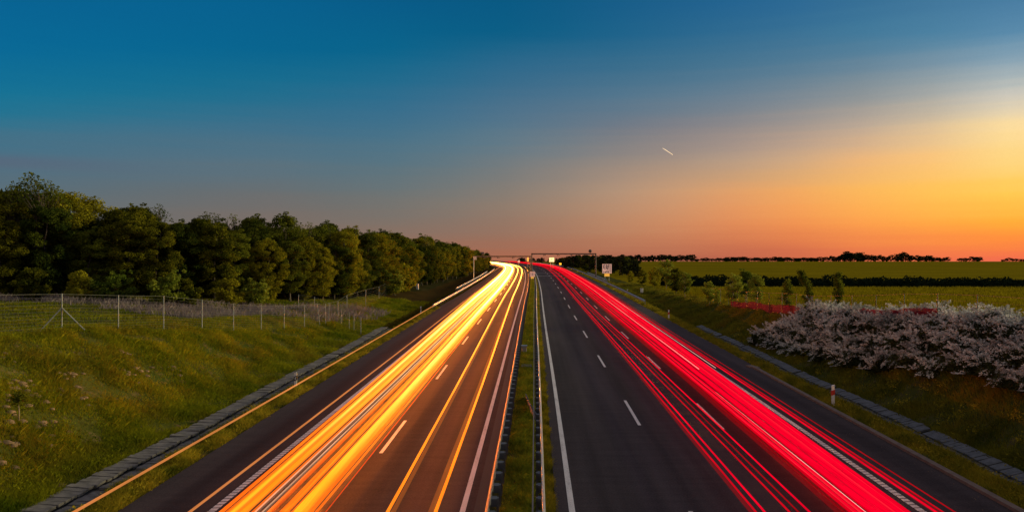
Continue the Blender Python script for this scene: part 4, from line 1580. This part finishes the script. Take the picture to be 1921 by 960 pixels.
# left fence posts by their measured feet
fl = []
for x, Yd in ((-190, 33.5), (-20, 38.8), (116, 43.7), (222, 47.6), (307, 51.4), (379, 55.3), (438, 59.3), (490, 63.5), (533, 67.6), (571, 72.6), (600, 77.5)):
    X, _ = from_px(x, 0, Yd)
    fl.append(GX(X, Yd))
fence('wire_fence', 'long wire mesh fence with pale posts on top of the left bank', fl, 2.2, 2, lean_last=True)
fl2 = [fl[-1] + Vector((.35, .9, 0))]
for x, Yd in ((617, 80), (634, 84), (651, 92), (686, 104), (711, 117), (728, 128), (760, 146), (790, 165)):
    X, _ = from_px(x, 0, Yd)
    fl2.append(GX(X, Yd))
fence('wire_fence', 'second wire fence continuing along the foot of the left wood', fl2, 2.1, 6, wires=9, vert=.5)
fl3 = []
for x, Yd in ((560, 88), (590, 86), (640, 80.5), (655, 79.5), (664, 79), (677, 77.5)):
    X, _ = from_px(x, 0, Yd)
    fl3.append(GX(X, Yd))
fence('wire_fence', 'short return of close-set wire fence where the two left fences meet', fl3, 1.8, None, wires=11, vert=.22)
fr_ = []
for k_ in range(-1, 14):
    Yd = 36.6 + 4 * k_
    fr_.append(GX(23.5 + .03 * Yd + .35, Yd))
fr_ = [GX(23.6 + .03 * (40.5 + 4 * k_) - .1, 40.5 + 4 * k_) for k_ in range(-2, 16)]
fence('wire_fence', 'dark wire fence with thin posts along the yellow field on the right', fr_, 2.15, None, wires=8, vert=.8, top_mat='steel_dark', pmat='black', pw=.05)
# red netting tied to the fence
nt = MB()
yn = np.arange(44.6, 92, 1.0)
for i in range(len(yn) - 1):
    q = []
    for y in (yn[i], yn[i + 1]):
        x = 23.5 + .03 * y + .04 + .03 * math.sin(y * 1.3)
        g_ = GX(x, float(y))
        hh = np.interp(y, [44, 60, 92], [1.25, 1.05, .85]) + .03 * math.sin(y * 2)
        q.append((g_, hh))
    (a_, ha), (b_, hb_) = q
    lo_a, lo_b = a_ + Vector((0, 0, .12)), b_ + Vector((0, 0, .12))
    hi_a, hi_b = a_ + Vector((0, 0, ha)), b_ + Vector((0, 0, hb_))
    t = Vector((.012, 0, 0))
    nt.quad(lo_a, lo_b, hi_b, hi_a)
    nt.quad(hi_a + t, hi_b + t, lo_b + t, lo_a + t)
    nt.quad(hi_a, hi_b, hi_b + t, hi_a + t)
tag(nt.build('red_netting', M['netting']), 'low see-through red netting strung along the right field fence', 'netting')


# ------------------------------------------------------------------ grass
def blades(name, samp, n, h, w, mat, seed, label, lean=.45, sink=.02, tri=True, hvar=.5, kind='stuff'):
    """n grass blades rooted on the land; samp(r, n) -> s, Y and a height factor"""
    r = np.random.default_rng(seed)
    s, Y, hf = samp(r, n)
    n = len(s)
    X = C(Y) + s
    Z = ground(s, Y) - sink
    base = np.stack([X, Y, Z], -1)
    far = 1 + np.maximum(0, (Y - 30)) / 60.0
    hh = h * hf * r.uniform(1 - hvar, 1 + hvar, n) * (1 + (far - 1) * .12)
    ww = w * r.uniform(.7, 1.3, n) * far
    an = r.uniform(0, math.pi, n)
    side = np.stack([np.cos(an), np.sin(an) * .6, np.zeros(n)], -1) * (ww / 2)[:, None]
    tip = np.stack([r.normal(size=n) * lean, r.normal(size=n) * lean, np.ones(n)], -1) * hh[:, None]
    mid = tip * .55 * np.array([.6, .6, 1.0])
    v = np.stack([base - side, base + side, base + mid + side * .7, base + tip, base + mid - side * .7], 1).reshape(-1, 3)
    k_ = np.arange(n) * 5
    me = bpy.data.meshes.new(name)
    fa = np.stack([k_, k_ + 1, k_ + 2, k_ + 3, k_ + 4], -1)
    o = link(name, np_mesh(name, v, fa, mat))
    return tag(o, label, None, None, kind)


def clumpy(X, Y, f=1.0):
    return .5 + .25 * np.sin(X * 1.7 * f + 1.4 * np.sin(Y * .9 * f)) + .25 * np.sin(Y * 1.3 * f + 1.1 * np.sin(X * 2.1 * f))


def ysample(r, n, y0, y1, p=1.6):
    """denser close to the camera"""
    u = r.uniform(0, 1, n)
    a_, b_ = y0 ** (1 - p), y1 ** (1 - p)
    return (a_ + u * (b_ - a_)) ** (1 / (1 - p))


def samp_area(sa, sb, y0, y1, p=1.6, cl=1.0, thr=0.0, taper=None):
    def fn(r, n):
        Y = ysample(r, n, y0, y1, p)
        s = r.uniform(sa, sb, n)
        c = clumpy(C(Y) + s, Y, cl)
        keep = c + r.uniform(-.35, .35, n) > thr
        s, Y, c = s[keep], Y[keep], c[keep]
        hf = .50 + .95 * c
        if taper:
            hf = hf * taper(s, Y)
        return s, Y, hf
    return fn


blades('bank_grass', samp_area(-26.5, -16.3, 18, 122, 1.5, 1.0, .28), 340000, .215, .026, M['grass_bank'], 1, 'rough green and yellowish grass on the left bank')
blades('meadow_grass', samp_area(-75, -26.3, 34, 110, 1.3, .4, .15), 120000, .16, .05, M['grass_bank'], 2, 'short mown meadow grass beyond the left fence')


def samp_dry(r, n):
    Y = r.uniform(62, 100, n)
    X = r.uniform(-62, -16, n)
    lo = np.interp(X, [-62, -45, -30, -20, -16], [76, 73, 70, 79, 90])
    hi = np.interp(X, [-62, -45, -30, -20, -16], [80, 82, 90, 98, 104])
    keep = (Y > lo) & (Y < hi) & (clumpy(X, Y, .5) + r.uniform(-.3, .3, n) > .35)
    X, Y = X[keep], Y[keep]
    return X - C(Y), Y, np.ones(len(X))


blades('dry_grass', samp_dry, 42000, .50, .05, M['grass_dry'], 3, 'tall mauve-brown dry grass in front of the left wood')
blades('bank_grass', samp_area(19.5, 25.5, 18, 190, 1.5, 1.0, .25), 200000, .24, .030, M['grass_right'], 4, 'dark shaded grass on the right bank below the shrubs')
blades('verge_grass', samp_area(-14.6, -12.95, 18, 110, 1.6, 1.6, .22, lambda s, Y: np.interp(s, [-14.6, -13.6, -12.9], [1.0, 1, .45])), 60000, .24, .024, M['grass_verge'], 5, 'yellowish grass strip between the left shoulder and the channel')
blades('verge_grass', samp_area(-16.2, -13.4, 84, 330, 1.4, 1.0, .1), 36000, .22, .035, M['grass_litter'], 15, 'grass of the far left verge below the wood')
blades('verge_grass', samp_area(16.45, 18.15, 18, 330, 1.5, 1.5, .2, lambda s, Y: np.interp(s, [16.4, 17.0, 18.0], [.5, 1, 1])), 80000, .24, .026, M['grass_verge'], 6, 'yellowish weedy grass strip between the right kerb and channel')
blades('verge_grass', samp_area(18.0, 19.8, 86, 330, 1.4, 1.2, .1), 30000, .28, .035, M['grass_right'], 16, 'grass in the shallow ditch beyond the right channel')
blades('channel_weeds', samp_area(-15.55, -14.4, 18, 90, 1.5, 1.8, .58), 22000, .20, .03, M['grass_bank'], 7, 'weeds growing over the inner slabs of the left channel')
blades('channel_weeds', samp_area(18.2, 19.1, 18, 90, 1.5, 1.4, .66), 16000, .20, .035, M['grass_right'], 8, 'small weeds in the joints of the right channel')
blades('median_grass', samp_area(-.55, .52, 16, 330, 1.5, 1.5, .25), 70000, .20, .022, M['grass_median'], 9, 'grass growing between the two median barriers')
blades('median_grass', samp_area(.84, 1.30, 16, 330, 1.5, 1.8, .2, lambda s, Y: np.interp(s, [.84, 1.15, 1.3], [1, .8, .4])), 45000, .22, .020, M['grass_verge'], 10, 'narrow grass strip between the right median rail and the tarmac')


def samp_field(r, n):
    Y = ysample(r, n, 36, 160, 1.35)
    s = 25.3 + r.uniform(0, 1, n) ** 1.1 * 95
    keep = (s < Y * .75 + 10)
    s, Y = s[keep], Y[keep]
    return s, Y, np.ones(len(s))


blades('crop', samp_field, 150000, .42, .045, M['crop'], 12, 'yellow-green cereal crop filling the field beyond the right fence', hvar=.25, lean=.25)


# weeds in tufts on the verges and bank feet
def tufts(name, places, mat, seed, label, h=.32, per=70, spread=.16, leaf=.055):
    r = np.random.default_rng(seed)
    cs = []
    for s, Y, k_ in places:
        g_ = np.array(G(s, Y, 0))
        c = g_ + r.normal(size=(int(per * k_), 3)) * (spread * k_, spread * k_, .09 * k_)
        c[:, 2] = g_[2] + np.abs(r.normal(size=len(c))) * h * k_ * .5
        cs.append(c)
    cent = np.vstack(cs)
    v, f = leaf_quads(cent, np.array([0, 0, .5]), leaf, r, 1.8)
    return tag(link(name, np_mesh(name, v, f, mat)), label, None, None, 'stuff')


rt_ = random.Random(8)
tufts('weeds', [(rt_.uniform(16.6, 17.9), 20 + 60 * rt_.random() ** 1.3, rt_.uniform(.7, 1.4)) for _ in range(130)], M['grass_verge'], 1, 'leafy weeds along the right verge')
tufts('weeds', [(rt_.uniform(19.9, 22.0), 20 + 60 * rt_.random() ** 1.3, rt_.uniform(.7, 1.5)) for _ in range(120)], M['grass_verge'], 2, 'pale leafy weeds beyond the right channel')
tufts('weeds', [(rt_.uniform(-14.5, -13.1), 20 + 60 * rt_.random() ** 1.3, rt_.uniform(.6, 1.2)) for _ in range(90)], M['grass_verge'], 3, 'leafy weeds along the left verge')
tufts('weeds', [(rt_.uniform(-26, -16.6), 20 + 80 * rt_.random() ** 1.3, rt_.uniform(.8, 1.8)) for _ in range(520)], M['grass_bank'], 4, 'green weed clumps scattered over the left bank', .42, 60, .16, .050)

tufts('weeds', [(rt_.uniform(-.45, .45), 18 + 80 * rt_.random() ** 1.4, rt_.uniform(.4, .8)) for _ in range(110)], M['grass_median'], 6, 'scruffy weeds between the median barriers', .5, 60, .14, .05)

# bare soil clods on the left bank
cl = MB()
rc_ = random.Random(12)
cen = [(x, y) for x, y in ((20, 720), (40, 722), (66, 722), (98, 728), (140, 705), (20, 741), (45, 742), (70, 756), (62, 737), (90, 812), (10, 783), (24, 777), (95, 785), (160, 750),
                           (200, 670), (215, 685), (230, 660), (275, 692), (330, 695), (310, 688), (12, 868), (110, 694), (30, 675), (165, 750), (110, 720), (20, 830), (75, 835), (260, 690), (240, 700))]
for x, y in cen:
    # where the sight line meets the bank
    Yt = np.arange(18, 80, .2)
    Xt = (x - 960.5) / FPX * Yt
    zt = ground(Xt - C(Yt), Yt)
    yy_ = 466 + (CAM_Z - zt) * FPX / Yt
    Yd = float(Yt[np.argmin(np.abs(yy_ - y))])
    for q in range(rc_.randint(2, 5)):
        Xq, Yq = (x - 960.5) / FPX * Yd + rc_.gauss(0, .28), Yd + rc_.gauss(0, .28)
        g_ = GX(Xq, Yq, .0)
        rr_ = rc_.uniform(.08, .19)
        i0 = len(cl.v)
        n = 9
        cl.v.append(tuple(g_ + Vector((0, 0, rr_ * .32))))
        for ring, (rad_, zz_) in enumerate(((.6, .26), (1.1, 0.0), (1.3, -.45))):
            for k_ in range(n):
                t = 2 * math.pi * k_ / n
                j_ = rc_.uniform(.8, 1.2)
                cl.v.append(tuple(g_ + Vector((math.cos(t) * rr_ * rad_ * j_ * 1.3, math.sin(t) * rr_ * rad_ * j_, rr_ * zz_ * rc_.uniform(.7, 1.2)))))
        for k_ in range(n):
            k2 = (k_ + 1) % n
            cl.f.append((i0, i0 + 1 + k_, i0 + 1 + k2))
            cl.mi.append(0)
            for ring in range(2):
                b = i0 + 1 + ring * n
                cl.f.append((b + k_, b + n + k_, b + n + k2, b + k2))
                cl.mi.append(0)
tag(cl.build('soil_clods', M['soil'], None, True), 'bare pinkish soil clods showing through the left bank grass', None, None, 'stuff')

# remove unused prototypes
for kd, p in protos.items():
    if kd not in used:
        for ch in list(p.children):
            bpy.data.objects.remove(ch)
        bpy.data.objects.remove(p)

# loose gravel along the right shoulder
pb = MB()
rp = random.Random(77)
for i in range(170):
    yv = 19 + 40 * rp.random() ** 1.5
    sv = rp.choice([rp.uniform(13.6, 16.0), rp.uniform(14.9, 16.0), rp.uniform(15.5, 16.05)])
    q = rp.uniform(.008, .02)
    c_ = P(sv, yv, q * .5)
    i0 = len(pb.v)
    for k_ in range(5):
        t = 2 * math.pi * k_ / 5
        pb.v.append(tuple(c_ + Vector((math.cos(t) * q * rp.uniform(.7, 1.3), math.sin(t) * q * rp.uniform(.7, 1.3), -q * .5))))
    pb.v.append(tuple(c_ + Vector((0, 0, q * .8))))
    for k_ in range(5):
        pb.f.append((i0 + k_, i0 + (k_ + 1) % 5, i0 + 5))
        pb.mi.append(0)
tag(pb.build('gravel', M['soil']), 'pale loose gravel specks on the right shoulder', None, None, 'stuff')
